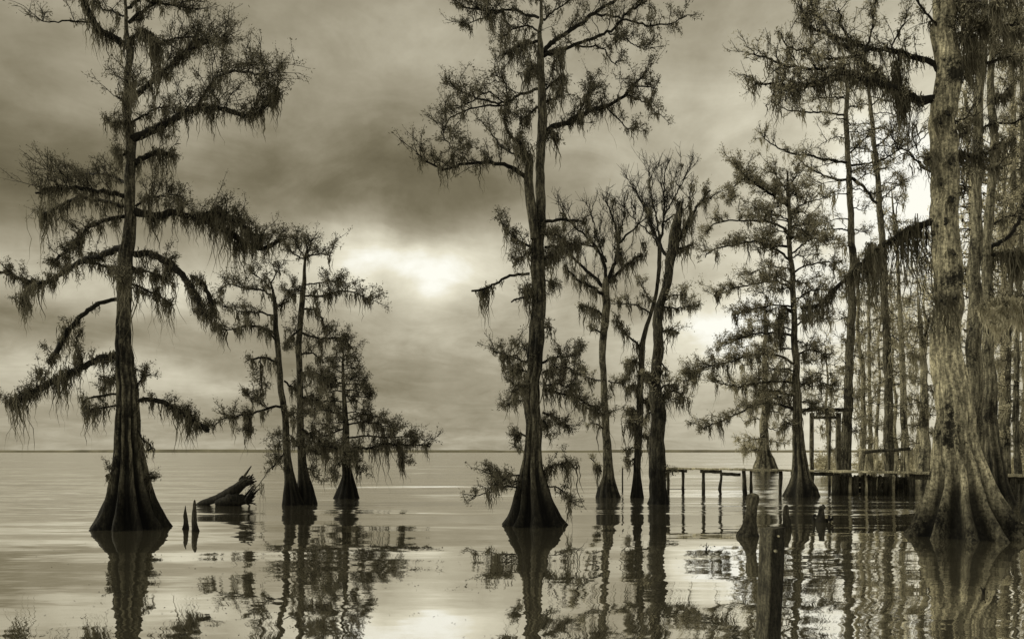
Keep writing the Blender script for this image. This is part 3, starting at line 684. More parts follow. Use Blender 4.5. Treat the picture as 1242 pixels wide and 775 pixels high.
l([(1136,195),(1130,188),(1126,194)], 2, 1.5, -0.4, fol=1.0, ms=0.8, shag=0.5, spread=0.4)
l([(1158,5),(1175,-5),(1195,8),(1215,5)], 5, 3, -1.4, fol=1.2, ms=3.0, shag=1.8, mlen=1.1, spread=1.0)
l([(1158,25),(1180,25),(1205,32),(1235,30)], 4, 3, -0.9, fol=1.5, ms=2.0, shag=1.4, mlen=1.1, spread=0.9)
l([(1160,75),(1175,70),(1188,72)], 4, 3, 0.4, fol=0.5, ms=2.2, shag=1.4, mlen=1.2, spread=0.6)
tw = dict(bare=True, ms=0.2, spread=0.9)
l([(1137,150),(1118,170),(1098,185),(1080,196)], 1.6, 0.8, 0.8, fol=0.5, **tw)
l([(1135,215),(1115,200),(1098,184),(1085,180)], 1.8, 0.8, -0.5, fol=0.5, **tw)
l([(1137,300),(1122,310),(1110,318)], 1.6, 0.8, 0.5, fol=0.6, **tw)
l([(1160,225),(1170,226),(1169,236)], 2.2, 1, -0.3, fol=0.1, ms=0.1)
l([(1159,110),(1168,100),(1176,86)], 2, 1, 0.6, fol=0.5, **tw)
l([(1159,150),(1172,142),(1184,140)], 2, 1, 0.5, fol=0.6, **tw)
for (x, y) in ((1140,140),(1152,190),(1141,215),(1155,235),(1147,262),(1156,300),(1150,130)):
    l([(x, y), (x-1, y+5), (x+1, y+10)], 4, 3, -0.55, fol=0, ms=0.5, shag=0.8, mlen=0.5)
for (x, y) in ((1143, 355), (1160, 352), (1148,360)):
    l([(x, y), (x-2, y+6), (x-1, y+10)], 5, 3, -0.75, fol=0, ms=0.8, shag=1.2, mlen=0.8)
t.done()

# ================================================================== leafy tree behind the jetty end, and the pale one
t = Tree('cypress_tree', 'leafy cypress with flat foliage pads and black foot standing in front of the jetty', 31.5,
  [(972,602,45),(972,592,38),(971,578,24),(970,555,17),(968,525,13),(967,480,10.5),(965,450,9),(964,400,7.5),(962,360,7),(960,320,6),(958,290,5.5),(957,260,5),(956,230,4),(955,208,2)],
  G2, bark='bark_mid', leaf='leaf_mid', mossm='moss', sides=40, seed=10, flute=0.2)
l = t.limb
D = dict(cl=1.5, up=0.45)
l([(955,250),(938,238),(915,222),(898,208),(888,198)], 3.5, 1.5, -0.6, fol=2.4, ms=0.2, spread=0.75, **D)
l([(955,246),(940,232),(922,225),(905,222)], 3, 1.5, 0.7, fol=2.2, ms=0.1, spread=0.7, **D)
l([(955,232),(948,222),(940,212),(932,208)], 2, 1, 0.2, fol=2.4, ms=0.1, spread=0.65, **D)
l([(956,228),(962,218),(970,208)], 2, 1, -0.6, fol=2.4, ms=0.1, spread=0.65, **D)
l([(956,240),(966,230),(978,228)], 2, 1, 0.6, fol=1.8, ms=0.1, spread=0.6, **D)
l([(905,215),(892,225),(884,232),(888,245)], 2, 1, -1.0, fol=2.0, ms=0.1, spread=0.6, **D)
l([(957,281),(935,270),(910,268),(888,268),(866,272),(858,284)], 3, 1.2, 0.6, fol=1.7, ms=0.2, spread=0.62, **D)
l([(957,268),(935,256),(915,254)], 2, 1, -0.9, fol=1.2, ms=0.2, spread=0.6, **D)
l([(957,258),(980,245),(1005,240)], 2.5, 1, 0.8, fol=0.9, ms=0.2, spread=0.6)
l([(959,316),(940,302),(915,293),(888,298),(866,302),(855,312)], 3, 1.2, -0.7, fol=1.9, ms=0.5, spread=0.65, **D)
l([(959,310),(970,300),(985,290),(1005,292)], 2.5, 1.2, 0.5, fol=1.5, ms=0.4, spread=0.6, **D)
l([(958,276),(975,272),(990,275)], 2.5, 1.2, -0.6, fol=1.8, ms=0.3, spread=0.65, **D)
l([(958,290),(972,284),(985,286)], 2.5, 1.2, -1.2, fol=2.2, ms=0.3, spread=0.6, **D)
l([(960,332),(978,322),(1000,318),(1015,322)], 2.5, 1.2, -0.7, fol=1.3, ms=0.4, spread=0.6)
l([(961,350),(940,342),(915,345),(890,350),(866,360)], 3, 1.2, 0.8, fol=1.9, ms=0.5, spread=0.6, **D)
l([(961,346),(945,336),(930,338)], 2.5, 1.2, -1.0, fol=1.8, ms=0.5, spread=0.6, **D)
l([(962,372),(940,370),(912,375),(890,382)], 2.5, 1.2, -0.6, fol=1.4, ms=0.8, spread=0.6, **D)
l([(963,408),(940,404),(915,405),(890,414),(868,424)], 3, 1.2, 0.7, fol=1.8, ms=0.7, spread=0.6, **D)
l([(963,380),(950,376),(945,400),(948,410)], 4, 3, -0.4, fol=0.5, ms=1.5, shag=2.0, spread=0.5)
l([(964,442),(940,430),(912,430),(888,438),(860,445),(832,455)], 3.5, 1.2, -0.6, fol=1.9, ms=1.0, spread=0.68, **D)
l([(860,447),(845,452),(832,462)], 1.8, 1, -0.6, fol=2.0, ms=0.8, spread=0.6, **D)
l([(965,465),(945,462),(918,465),(890,468),(862,462)], 3, 1.2, 0.5, fol=1.8, ms=0.8, spread=0.6, **D)
l([(965,497),(945,490),(920,490),(895,502),(870,512),(850,521)], 3.5, 1.2, -0.5, fol=1.7, ms=1.0, spread=0.55, **D)
l([(964,480),(940,474),(915,478)], 3, 1.2, 0.9, fol=1.6, ms=0.8, spread=0.6, **D)
l([(968,362),(985,352),(1005,352)], 2.5, 1.2, 0.6, fol=1.5, ms=0.8, spread=0.6)
l([(965,395),(985,385),(1005,388)], 2.5, 1.2, 0.9, fol=1.3, ms=1.0, spread=0.6)
l([(966,430),(985,424),(1005,434)], 2.5, 1.2, -0.6, fol=1.5, ms=1.0, spread=0.6)
l([(967,470),(985,462),(1010,468)], 2.5, 1.2, 0.6, fol=1.5, ms=1.4, spread=0.6)
l([(968,500),(985,495),(1005,500)], 2.5, 1.2, 0.8, fol=1.3, ms=1.8, spread=0.55)
t.auto(300, 505, lambda a: (45+40*a, 32), 12, w=2, fol=1.1, ms=0.5, spread=0.75, up=0.4, cl=1.6)
t.auto(225, 300, lambda a: (22+30*a, 22+15*a), 9, w=2, fol=1.4, ms=0.1, spread=0.7, up=0.5, cl=1.8)
l([(967,520),(955,512),(948,520)], 2, 1, -0.5, fol=0.8, ms=1.6, spread=0.5)
t.done()

t = Tree('cypress_tree', 'pale hazy cypress with broad foot seen behind the jetty, left edge of the wood', 70.0,
  [(928,572.3,32),(928,566,28),(928,556,20),(927,545,13),(927,520,10),(928,480,8),(928,440,6.5),(928,400,4.5),(928,368,2)],
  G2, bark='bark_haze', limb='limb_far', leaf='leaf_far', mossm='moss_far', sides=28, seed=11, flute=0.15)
t.auto(372, 470, lambda a: (16+34*a, 16+30*a), 9, w=1.6, fol=0.9, ms=0.5, spread=0.55)
t.auto(470, 545, lambda a: (34, 34), 10, w=1.8, fol=0.9, ms=1.0, spread=0.6)
t.limb([(925,545),(912,546),(900,548)], 2, 1, -1.0, fol=2.4, ms=2.0, spread=0.7)
t.done()

# ================================================================== wood behind the jetty
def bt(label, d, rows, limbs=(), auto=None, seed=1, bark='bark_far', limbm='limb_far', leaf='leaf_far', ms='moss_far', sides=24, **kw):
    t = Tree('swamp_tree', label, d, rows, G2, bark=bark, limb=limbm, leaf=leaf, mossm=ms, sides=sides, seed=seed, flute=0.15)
    for (p, w0, w1, dz, k2) in limbs: t.limb(p, w0, w1, dz, **k2)
    for a in (auto or []): t.auto(*a[0], **a[1])
    t.done(); return t
o1 = dict(fol=1.0, ms=0.3, spread=0.7, cl=0.7)
bt('tall straight trunk rising behind the timber frame, with long thin limbs reaching left', 38,
   [(1024,592,24),(1024,575,17),(1026,540,13),(1029,480,11),(1031,430,10),(1033,370,9.5),(1034,320,9),(1032,260,7.5),(1029,200,6.5),(1027,150,6),(1027,110,5),(1024,80,3),(1022,60,2)],
   [([(1026,141),(1000,137),(975,136),(955,134),(942,127)],2.6,1.1,0.8,o1), ([(1029,198),(1005,194),(980,189),(955,185),(938,176),(925,165)],3.4,1.1,-0.8,o1),
    ([(1031,219),(1010,216),(988,208),(968,193)],3,1.1,0.9,o1), ([(1031,280),(1008,278),(990,282)],2,1,-0.8,o1),
    ([(1030,186),(1045,172),(1062,156)],2.4,1.2,1.0,o1), ([(1031,201),(1065,196),(1090,182),(1125,155)],2.8,1.2,-1.0,dict(fol=0.5,ms=0.2,spread=0.6,cl=0.6)),
    ([(1032,216),(1048,228),(1062,246)],4,3,0.9,dict(fol=0.4,ms=0.3,spread=0.6)), ([(1027,112),(1038,100),(1052,92)],2.5,1.2,0.4,o1),
    ([(1025,100),(1010,92),(995,95)],2.5,1.2,-0.4,o1), ([(1026,120),(1005,118),(985,122)],2,1,-0.8,o1)],
   [((95, 300, lambda a: (38+14*a, 34), 12), dict(w=1.6, fol=0.75, ms=0.15, spread=0.75, cl=0.7)), ((300, 560, lambda a: (22, 22), 14), dict(w=1.5, fol=0.7, ms=0.8, spread=0.5))], seed=21, bark='bark_mid', limbm='limb', leaf='leaf_mid')
bt('slender curved trunk leaning left as it rises past the diagonal mossy limb', 41,
   [(1081,588,20),(1080,570,15),(1078,520,11),(1077,440,10),(1074,380,9),(1071,320,8),(1067,250,7),(1063,200,6),(1058,150,5),(1053,110,4),(1049,80,2)],
   [([(1066,245),(1080,232),(1095,222)],2,1,0.8,o1), ([(1060,180),(1075,168),(1090,150)],2,1,-0.8,o1), ([(1055,130),(1070,118),(1082,110)],2,1,0.5,o1),
    ([(1070,300),(1090,290),(1110,285)],2,1,0.5,o1)],
   [((88, 230, lambda a: (28, 34), 9), dict(w=1.5, fol=0.9, ms=0.2, spread=0.7, cl=0.8)), ((330, 560, lambda a: (20, 22), 16), dict(w=1.4, fol=0.6, ms=0.5, spread=0.5))], seed=22, bark='bark_mid', limbm='limb', leaf='leaf_mid')
bt('thin dark sapling trunk directly right of the tall straight trunk', 44,
   [(1046,584,11),(1046,560,8),(1047,500,6),(1046,450,5.5),(1041,410,4.5),(1041,360,3.5),(1042,320,2)], (),
   [((330, 560, lambda a: (16, 16), 13), dict(w=1.2, fol=0.8, ms=0.6, spread=0.5))], seed=23)
bt('very thin straight sapling left of the slender curved trunk', 46,
   [(1057,582,9),(1056,560,6),(1055,480,4.5),(1054,400,3.5),(1053,340,2.5),(1053,300,1.5)], (),
   [((305, 560, lambda a: (14, 14), 14), dict(w=1.1, fol=0.8, ms=0.5, spread=0.5))], seed=24)
bt('thin trunk forking upward beneath the diagonal mossy limb, right of the slender curved trunk', 43,
   [(1099,585,15),(1098,565,11),(1096,500,8),(1094,430,6.5),(1091,370,5),(1089,310,4),(1085,270,3),(1081,235,1.5)],
   [([(1088,310),(1080,285),(1070,262)],2,1,0.5,dict(fol=0.6,ms=0,bare=True,spread=0.5)), ([(1086,285),(1087,262),(1088,240)],2,1,-0.5,dict(fol=0.6,ms=0,bare=True,spread=0.5))],
   [((240, 300, lambda a: (16, 16), 9), dict(w=1.2, fol=0.9, ms=0.1, spread=0.5)), ((330, 560, lambda a: (22, 22), 15), dict(w=1.4, fol=0.7, ms=0.7, spread=0.5))], seed=25)
bt('short forked trunk with broad foot just left of the massive pale cypress', 39,
   [(1120,590,30),(1121,572,22),(1122,545,14),(1121,500,10),(1119,440,8.5),(1117,410,7),(1114,380,4),(1112,360,2)],
   [([(1119,435),(1110,432),(1104,428)],3,2,-0.4,dict(fol=0.3,ms=0.6,shag=1.0,spread=0.4)), ([(1118,415),(1124,400),(1127,388)],3,2,0.2,dict(fol=0.6,ms=0.3,spread=0.5))],
   [((365, 560, lambda a: (22, 16), 14), dict(w=1.4, fol=0.8, ms=0.6, spread=0.5))], seed=26, bark='bark_far', leaf='leaf_mid')
mr = dict(fol=1.5, ms=1.3, shag=1.4, spread=0.85, mlen=0.9)
bt('grey trunk standing immediately behind the right side of the massive pale cypress', 25,
   [(1186,606,30),(1184,585,24),(1182,540,20),(1181,480,19),(1181,420,17),(1184,350,15),(1184,300,14),(1185,240,12),(1184,200,12),(1186,150,11),(1190,80,10),(1193,20,8),(1194,-25,7)],
   [([(1186,150),(1176,148),(1168,158)],3,2,-0.4,mr), ([(1188,110),(1176,98),(1172,84)],3,2,0.5,mr), ([(1190,80),(1205,74),(1222,70),(1240,75)],4,2,-0.7,mr),
    ([(1192,40),(1208,38),(1225,42),(1245,40)],4,2,0.7,mr), ([(1185,200),(1200,205),(1215,204)],3,2,-0.4,mr), ([(1191,60),(1180,52),(1172,50)],3,2,-0.7,mr),
    ([(1190,158),(1205,150),(1225,150),(1245,142)],3,2,-0.7,dict(fol=0.8,ms=0.8,shag=0.9,spread=0.6)),
    ([(1183,228),(1170,225),(1166,222)],2,1.5,0.3,dict(fol=0.2,ms=0.4)), ([(1182,330),(1175,326),(1170,330)],2,1.5,0.4,dict(fol=0.6,ms=1.0,spread=0.5))], None, seed=27, bark='bark_grey', limbm='limb', leaf='leaf_mid', ms='moss', sides=40)
bt('second grey trunk behind the massive pale cypress, dark broad foot over the jetty', 27,
   [(1209,602,36),(1206,585,29),(1204,560,24),(1202,530,20),(1200,480,17),(1199,420,13),(1198,350,12),(1197,300,11),(1201,240,10),(1205,200,10),(1204,160,9),(1201,100,8),(1204,40,7),(1206,-25,6)],
   [([(1199,312),(1210,308),(1225,308),(1245,309)],5,4,-0.5,dict(fol=0.5,ms=4.5,shag=2.0,spread=0.5,mlen=1.6)),
    ([(1198,300),(1210,296),(1224,286),(1234,272),(1240,252),(1246,235)],5,4,0.6,dict(fol=0.3,ms=0.3,spread=0.6)),
    ([(1198,276),(1212,268),(1228,262),(1244,268)],2.5,1.5,0.9,dict(fol=0.8,ms=0.4,spread=0.6)),
    ([(1203,120),(1215,118),(1228,105)],3,1.5,0.6,mr), ([(1204,180),(1218,176),(1232,168)],3,1.5,-0.4,dict(fol=0.9,ms=1.0,shag=0.8,spread=0.6)),
    ([(1198,366),(1212,364),(1230,362),(1245,364)],3,3,-0.7,dict(fol=0.5,ms=0.8,shag=1.5,spread=0.5)),
    ([(1205,20),(1220,12),(1240,18)],4,2,-0.4,mr), ([(1204,55),(1218,58),(1236,60)],4,2,0.4,mr)], None, seed=28, bark='bark_grey', limbm='limb', leaf='leaf_mid', ms='moss', sides=36)
tp = Tree('swamp_tree', 'right-hand trunk at the picture edge carrying a pale lit mat of moss', 23,
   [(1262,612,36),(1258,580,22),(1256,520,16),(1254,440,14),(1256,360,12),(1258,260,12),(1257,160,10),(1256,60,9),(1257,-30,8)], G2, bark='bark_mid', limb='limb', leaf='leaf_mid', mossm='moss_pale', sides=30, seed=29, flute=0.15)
for yy, x1, dz in ((372,1186,-0.6),(380,1194,0.5),(366,1200,-0.2),(388,1205,-0.9)):
    tp.limb([(1256,yy+6),(1238,yy-2),(1215,yy),(x1,yy+4)], 3, 1.5, dz, fol=0.4, ms=2.0, shag=3.0, spread=0.45, mlen=0.75)
tp.done()
bt('tall thin dark trunk between the grey pair and the right picture edge', 38,
   [(1220,592,14),(1221,560,9),(1222,500,7),(1224,400,6),(1227,300,7),(1229,200,6.5),(1228,100,5.5),(1226,20,4.5),(1225,-30,4)], (),
   [((0, 300, lambda a: (26, 26), 13), dict(w=1.8, fol=1.0, ms=0.9, spread=0.6)), ((300, 560, lambda a: (18, 18), 14), dict(w=1.4, fol=0.8, ms=0.7, spread=0.5))], seed=30, bark='bark_mid', leaf='leaf_mid')
bt('slim pole-like trunk nearest the right picture edge, over the jetty', 34,
   [(1236,596,12),(1234,560,8),(1232,500,7),(1233,440,6),(1235,380,5),(1238,300,5),(1240,200,5),(1239,90,4),(1238,-20,3)], (),
   [((0, 540, lambda a: (20, 16), 18), dict(w=1.4, fol=0.9, ms=0.8, spread=0.55))], seed=31, bark='bark_mid')

# paler trees deeper in the wood: three kinds, then copies
def wood_proto(seed, h, kind):
    d = 60.0; y0 = HY + CAMH/d*F
    top = y0 - h/d*F
    j = random.Random(seed)
    rows = [(621, y0, 13), (621, y0-10, 8)] + [(621+j.uniform(-4, 4), y0-(y0-top)*f, 6.5-5*f) for f in (0.2, 0.35, 0.5, 0.65, 0.8)] + [(621, top, 1.0)]
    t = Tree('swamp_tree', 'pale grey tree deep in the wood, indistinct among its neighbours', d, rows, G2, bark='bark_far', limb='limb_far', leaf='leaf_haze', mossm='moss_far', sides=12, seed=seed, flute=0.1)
    t.auto(top+3, y0-(y0-top)*0.55, lambda a: (10+26*a, 10+26*a), 6.0, w=1.4, fol=0.85, ms=0.12, spread=0.7, cl=0.5)
    t.auto(y0-(y0-top)*0.55, y0-(y0-top)*0.22, lambda a: (26-8*a, 26-8*a), 11, w=1.0, fol=0.5, ms=0.4, spread=0.55, cl=0.5)
    t.done()
    return t.root
def children(o): return [c for c in C.objects if c.parent == o]
def copy_tree(root, loc, rz, sc, label):
    r = root.copy(); C.objects.link(r); r.location = loc; r.rotation_euler = (random.uniform(-.05, .05), random.uniform(-.05, .05), rz); r.scale = (sc, sc, sc*random.uniform(0.92, 1.08))
    r['label'] = label
    for c in kids[root.name]:
        k = c.copy(); C.objects.link(k); k.parent = r; k.matrix_parent_inverse = c.matrix_parent_inverse.copy()
    return r
protos = [wood_proto(41, 17.0, 0), wood_proto(42, 15.0, 1), wood_proto(43, 18.5, 1), wood_proto(44, 12.0, 0)]
kids = {p.name: children(p) for p in protos}
# (px at foot, distance, kind, scale)
spots = [(1006,70,3,1.0),(1060,82,0,1.1),(1089,92,2,1.2),(1114,76,1,1.35),(1150,64,1,1.3),
         (1176,68,0,1.6),(1192,80,2,1.9),(1216,62,1,1.7),(1234,74,2,1.9),(1250,58,0,1.6),(1285,62,1,1.5),(1340,60,2,1.4)]
for i, (px, d, kd, sc) in enumerate(spots):
    x = (px-CX)/F*d
    o = copy_tree(protos[kd], (x, d, 0.0), random.uniform(0, 6.28), sc, 'pale grey tree deep in the wood behind the jetty, one of a hazy indistinct rank')
    o['group'] = 'hazy trees deep in the wood'
for p in protos:
    for c in kids[p.name]: bpy.data.objects.remove(c)
    bpy.data.objects.remove(p)

# ------------------------------------------------------------------ bushes on the far bank
def bush(px, d, h, w, label, seed):
    r = np.random.default_rng(seed)
    root = thing('shrub', label, 'shrub', ((px-CX)/F*d, d, 0.0), 'low shrubs along the wooded bank')
    base = np.array([(px-CX)/F*d, d, 0.12])
    n = 60; a = r.random(n)*6.28; e = r.uniform(0.3, 1.4, n)
    D = np.stack([np.cos(a)*np.cos(e)*w, np.sin(a)*np.cos(e)*w, np.sin(e)*h], 1)
    tt = np.linspace(0, 1, 4)
    P = base + D[:, None]*tt[None, :, None]*r.uniform(0.5, 1.0, (n, 1, 1)); P[:, 1:] += r.normal(size=(n, 3, 3))*0.06
    mb = MB(); twigs(mb, P, 0.018*(1-0.6*tt)[None]*np.ones((n, 1))); mb.build('stem', M['limb_far'], root)
    lf = MB(); m = 3500; q = r.integers(0, n, m); f = r.uniform(0.25, 1.0, (m, 1)); k = np.clip((f[:, 0]*3).astype(int), 0, 2)
    leaves(lf, P[q, k+1] + r.normal(size=(m, 3))*0.16, r.normal(size=(m, 3)), r.uniform(0.08, 0.2, m), 0.25)
    lf.build('crown', M['leaf_far'], root, smooth=False)
bush(1003, 58, 1.6, 1.6, 'low rounded shrub seen through the legs of the timber frame', 1)
bush(1060, 60, 1.3, 1.9, 'low shrub behind the bench rail of the jetty', 2)
bush(1112, 55, 1.8, 1.5, 'shrub left of the massive pale trunk, behind the jetty', 3)
bush(1226, 46, 1.5, 1.6, 'shrub behind the jetty near the right edge', 4)
bush(1150, 62, 1.6, 2.4, 'shrub hidden mostly by the massive pale trunk', 5)

# ------------------------------------------------------------------ timber helpers
def beam(mb, a, b, w, h, seed=0, seg=6, jit=0.006, roll=0.0):
    """squared timber from a to b, slightly uneven; width across, height up"""
    a = np.array(a, float); b = np.array(b, float); r = np.random.default_rng(seed)
    T = (b-a)/np.linalg.norm(b-a)
    up = np.array([0, 0, 1.0]) if abs(T[2]) < 0.8 else np.array([math.sin(roll), math.cos(roll), 0.0])
    S = np.cross(T, up); S /= np.linalg.norm(S); Uv = np.cross(S, T)
    c = 0.16; prof = [(-1, -1+c), (-1+c, -1), (1-c, -1), (1, -1+c), (1, 1-c), (1-c, 1), (-1+c, 1), (-1, 1-c)]
    V = []
    for k in range(seg+1):
        p = a + (b-a)*k/seg + (r.normal(size=3)*jit if 0 < k < seg else 0)
        ww = w/2*(1+r.normal()*0.03); hh = h/2*(1+r.normal()*0.03)
        V += [p + S*x*ww + Uv*y*hh for x, y in prof]
    idx = []; tot = []
    for k in range(seg):
        for j in range(8):
            j2 = (j+1) % 8; idx += [k*8+j, k*8+j2, (k+1)*8+j2, (k+1)*8+j]; tot.append(4)
    idx += list(range(7, -1, -1)); tot.append(8); idx += [seg*8+j for j in range(8)]; tot.append(8)
    mb.add(V, idx, tot)
def pole(mb, P, R, seed=0, sides=10):
    P = resample([[*p, r] for p, r in zip(P, R)], 0.12)
    tube(mb, P[:, :3], P[:, 3], sides, 0.18, seed)

# ------------------------------------------------------------------ jetty
J = thing('jetty', 'weathered plank jetty running from the broken cypress to the right edge behind the big trunk', 'jetty', tuple(U(812, 598, 34)*np.array([1, 1, 0])))
def jd(px):   # distance and height of the deck edge
    xs = [812, 904, 960, 1112, 1242, 1330]; ds = [34, 32.6, 33.4, 31.6, 29.4, 28.5]; ys = [568, 569.5, 570.5, 573.5, 577, 579]
    d = float(np.interp(px, xs, ds)); y = float(np.interp(px, xs, ys)); return d, y
def jp(px, dy=0, dd=0): d, y = jd(px); return U(px, y+dy, d) + np.array([0, dd, 0])
runs = [808, 840, 872, 905, 938, 972, 1008, 1045, 1085, 1125, 1165, 1205, 1245, 1290, 1330]
for a, b in zip(runs[:-1], runs[1:]):
    wide = a >= 1000
    n = 4 if wide else 2
    for q in range(n):
        mb = MB(); off = q*0.21
        za = rng.normal()*0.012; zb = rng.normal()*0.012
        beam(mb, jp(a, 0, off)+[0.01, 0, za], jp(b, 0, off)+[-0.01+rng.normal()*0.02, 0, zb], 0.19, 0.075 if a < 1080 else 0.085, seed=a+q, jit=0.008)
        mb.build('deck_plank', M['wood'], J, smooth=False)
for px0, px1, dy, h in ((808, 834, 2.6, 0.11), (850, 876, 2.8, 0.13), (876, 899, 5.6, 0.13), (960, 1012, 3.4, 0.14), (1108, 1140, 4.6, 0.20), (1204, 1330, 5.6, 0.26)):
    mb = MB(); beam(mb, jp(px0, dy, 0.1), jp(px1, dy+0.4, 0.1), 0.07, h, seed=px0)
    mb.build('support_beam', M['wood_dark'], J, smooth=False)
def jpost(px, w, bend=0.0, dd=0.12, top=1.5, lean=0):
    d, y = jd(px); T_ = U(px, y+top, d); mb = MB()
    z = T_[2]; pts = []; k = 6
    for a in range(k+1):
        f = a/k; zz = -0.6 + (z+0.6)*f
        pts.append((T_[0] + (1-f)*lean + bend*math.sin(f*9)*(1-abs(2*f-1)**2), d+dd, zz))
    pole(mb, pts, [w*1.45*rng.uniform(0.82, 1.18) for _ in pts], seed=px)
    mb.build('post', M['wood_dark'], J)
for px, w, bd, ln in ((811,.04,0,0),(829,.042,0.01,0.03),(854,.05,0,0),(875,.038,0.05,0.02),(903,.055,0.01,0.1),(912,.04,0.0,0),(948,.05,0.01,-0.02),(986,.06,0,0),
                      (1016,.07,0,0),(1108,.07,0,0),(1138,.06,0,0),(1210,.07,0,0),(1232,.085,0.01,0),(1264,.07,0,0),(1300,.07,0,0)):
    jpost(px, w, bd, lean=ln)
mb = MB(); tube(mb, np.array([jp(x, 25+0.5*math.sin(x), 0.1) for x in (812, 819, 826, 832)]), np.array([.012]*4), 6); mb.build('brace', M['wood_dark'], J)
# bench-like rail
R_ = thing('bench_rail', 'tilted rough rail on short posts above the jetty deck, right of the timber frame', 'rail', tuple(jp(1075, 0, 0.7)))
def rp(px, py, dd=0.7): d, y = jd(px); return U(px, py, d+dd)
mb = MB(); beam(mb, rp(1049, 548.5), rp(1104, 544), 0.28, 0.13, seed=5, jit=0.012); mb.build('seat_plank', M['wood_dark'], R_, smooth=False)
mb = MB(); beam(mb, rp(1040, 546, 0.95), rp(1084, 546, 0.95), 0.09, 0.10, seed=6, jit=0.012); mb.build('rail', M['wood'], R_, smooth=False)
for a, b, y0 in ((1044,1041,548),(1052,1049,548),(1064,1062,530),(1098,1101,545),(1109,1112,544),(1086,1086,547)):
    mb = MB(); pole(mb, [rp(b, 573.5), rp((a+b)/2+0.4, (573+y0)/2), rp(a, y0)], [.07, .06, .055], seed=a); mb.build('post', M['wood'], R_)
# timber frame
Fm = thing('timber_frame', 'open gate-like frame of dark posts and two crossbeams standing at the jetty', 'frame', tuple(U(984, 600, 33.9)*np.array([1, 1, 0])))
def fp(px, py, d=33.9): return U(px, py, d)
for px, w, d in ((984.5,.14,33.9),(1017,.17,33.9),(1006,.10,35.2)):
    mb = MB(); beam(mb, [fp(px,560,d)[0], d, -0.5], fp(px, 500.5, d), w, w, seed=int(px), jit=0.01); mb.build('post', M['bark_mid'], Fm, smooth=False)
mb = MB(); beam(mb, fp(974, 497.3, 33.85), fp(1034, 496.8, 33.85), 0.2, 0.15, seed=3, jit=0.01); mb.build('crossbeam', M['wood_dark'], Fm, smooth=False)
mb = MB(); beam(mb, fp(986, 506, 33.75), fp(1016, 506.5, 33.75), 0.1, 0.12, seed=4, jit=0.01); mb.build('crossbeam', M['wood_dark'], Fm, smooth=False)
# bulkhead of upright logs
Bk = thing('log_bulkhead', 'dark wall of uneven upright logs under the jetty at the waterline', 'bulkhead', tuple(U(1060, 600, 32.9)*np.array([1, 1, 0])))
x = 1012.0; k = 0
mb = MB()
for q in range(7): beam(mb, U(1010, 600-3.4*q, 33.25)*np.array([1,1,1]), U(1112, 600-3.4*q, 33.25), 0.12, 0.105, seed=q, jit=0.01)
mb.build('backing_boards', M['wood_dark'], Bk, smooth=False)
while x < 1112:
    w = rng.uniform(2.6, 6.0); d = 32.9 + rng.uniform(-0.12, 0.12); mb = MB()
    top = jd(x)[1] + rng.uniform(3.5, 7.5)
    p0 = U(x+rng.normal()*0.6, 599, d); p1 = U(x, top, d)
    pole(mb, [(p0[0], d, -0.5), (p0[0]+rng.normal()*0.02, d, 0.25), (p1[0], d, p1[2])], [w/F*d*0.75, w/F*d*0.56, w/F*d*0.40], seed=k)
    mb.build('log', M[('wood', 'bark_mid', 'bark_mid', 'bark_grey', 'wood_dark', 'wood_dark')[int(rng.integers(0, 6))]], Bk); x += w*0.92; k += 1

# ------------------------------------------------------------------ knees, stumps, log, poles
def knee(px, py, hpx, wpx, label, lean=0.0, seed=0, mat='wood_dark', name='cypress_knee', blunt=0.35):
    d = CAMH*F/(py-HY); h = hpx/F*d; w = wpx/F*d/2; b = U(px, py, d)
    P = []
    for f, wf in ((-0.35, 1.25), (0, 1.0), (0.15, 0.8), (0.35, 0.62), (0.6, 0.5), (0.85, blunt+0.08), (0.97, blunt*0.8), (1.0, blunt*0.35)):
        P.append([b[0]+lean*h*f + math.sin(f*5+seed)*w*0.08, b[1]+math.cos(f*4+seed)*w*0.06, h*f, w*wf])
    P = resample(P, max(0.03, h/26)); n = len(P); sides = 20; th = np.linspace(0, 2*np.pi, sides, endpoint=False); V = []
    for p in P:
        for a in th:
            nz = noise.noise(Vector((math.cos(a)*1.5+seed*3, math.sin(a)*1.5, p[2]*3)))*0.35 + noise.noise(Vector((math.cos(a)*4+seed*3, math.sin(a)*4, p[2]*9)))*0.18
            r = p[3]*(1+nz); V.append((p[0]+r*math.cos(a), p[1]+r*math.sin(a), p[2]))
    idx = []; tot = []
    for i in range(n-1):
        for j in range(sides):
            j2 = (j+1) % sides; idx += [i*sides+j, i*sides+j2, (i+1)*sides+j2, (i+1)*sides+j]; tot.append(4)
    V.append((P[-1][0], P[-1][1], P[-1][2]+P[-1][3]*0.3)); e = (n-1)*sides
    for j in range(sides): idx += [e+j, e+(j+1) % sides, n*sides]; tot.append(3)
    mb = MB(); mb.add(V, idx, tot); o = mb.build(name, M[mat]); 
    tag(o, label, 'cypress knee' if 'knee' in name else 'stump', 'cypress knees and stumps poking out of the water')
    return o
knee(225, 641, 28, 9, 'short pointed cypress knee right of the left tree, left one of a pair', seed=1, blunt=0.12)
knee(236.5, 644, 38, 10, 'tall thin cypress knee right of the left tree, higher one of a pair', seed=2, blunt=0.28, lean=-0.02)
knee(907, 650, 52, 25, 'thick blunt brown cypress knee left of the square foreground post', seed=5, blunt=0.55, lean=0.12, mat='bark_mid')
knee(954, 640, 28, 13, 'small rounded cypress knee just behind the square foreground post', seed=8, blunt=0.35, mat='bark_mid')
kn = knee(996, 633, 20, 13, 'low ragged stump with a broken spur, right of the foreground post', seed=11, blunt=0.35, mat='wood_dark', name='stump')
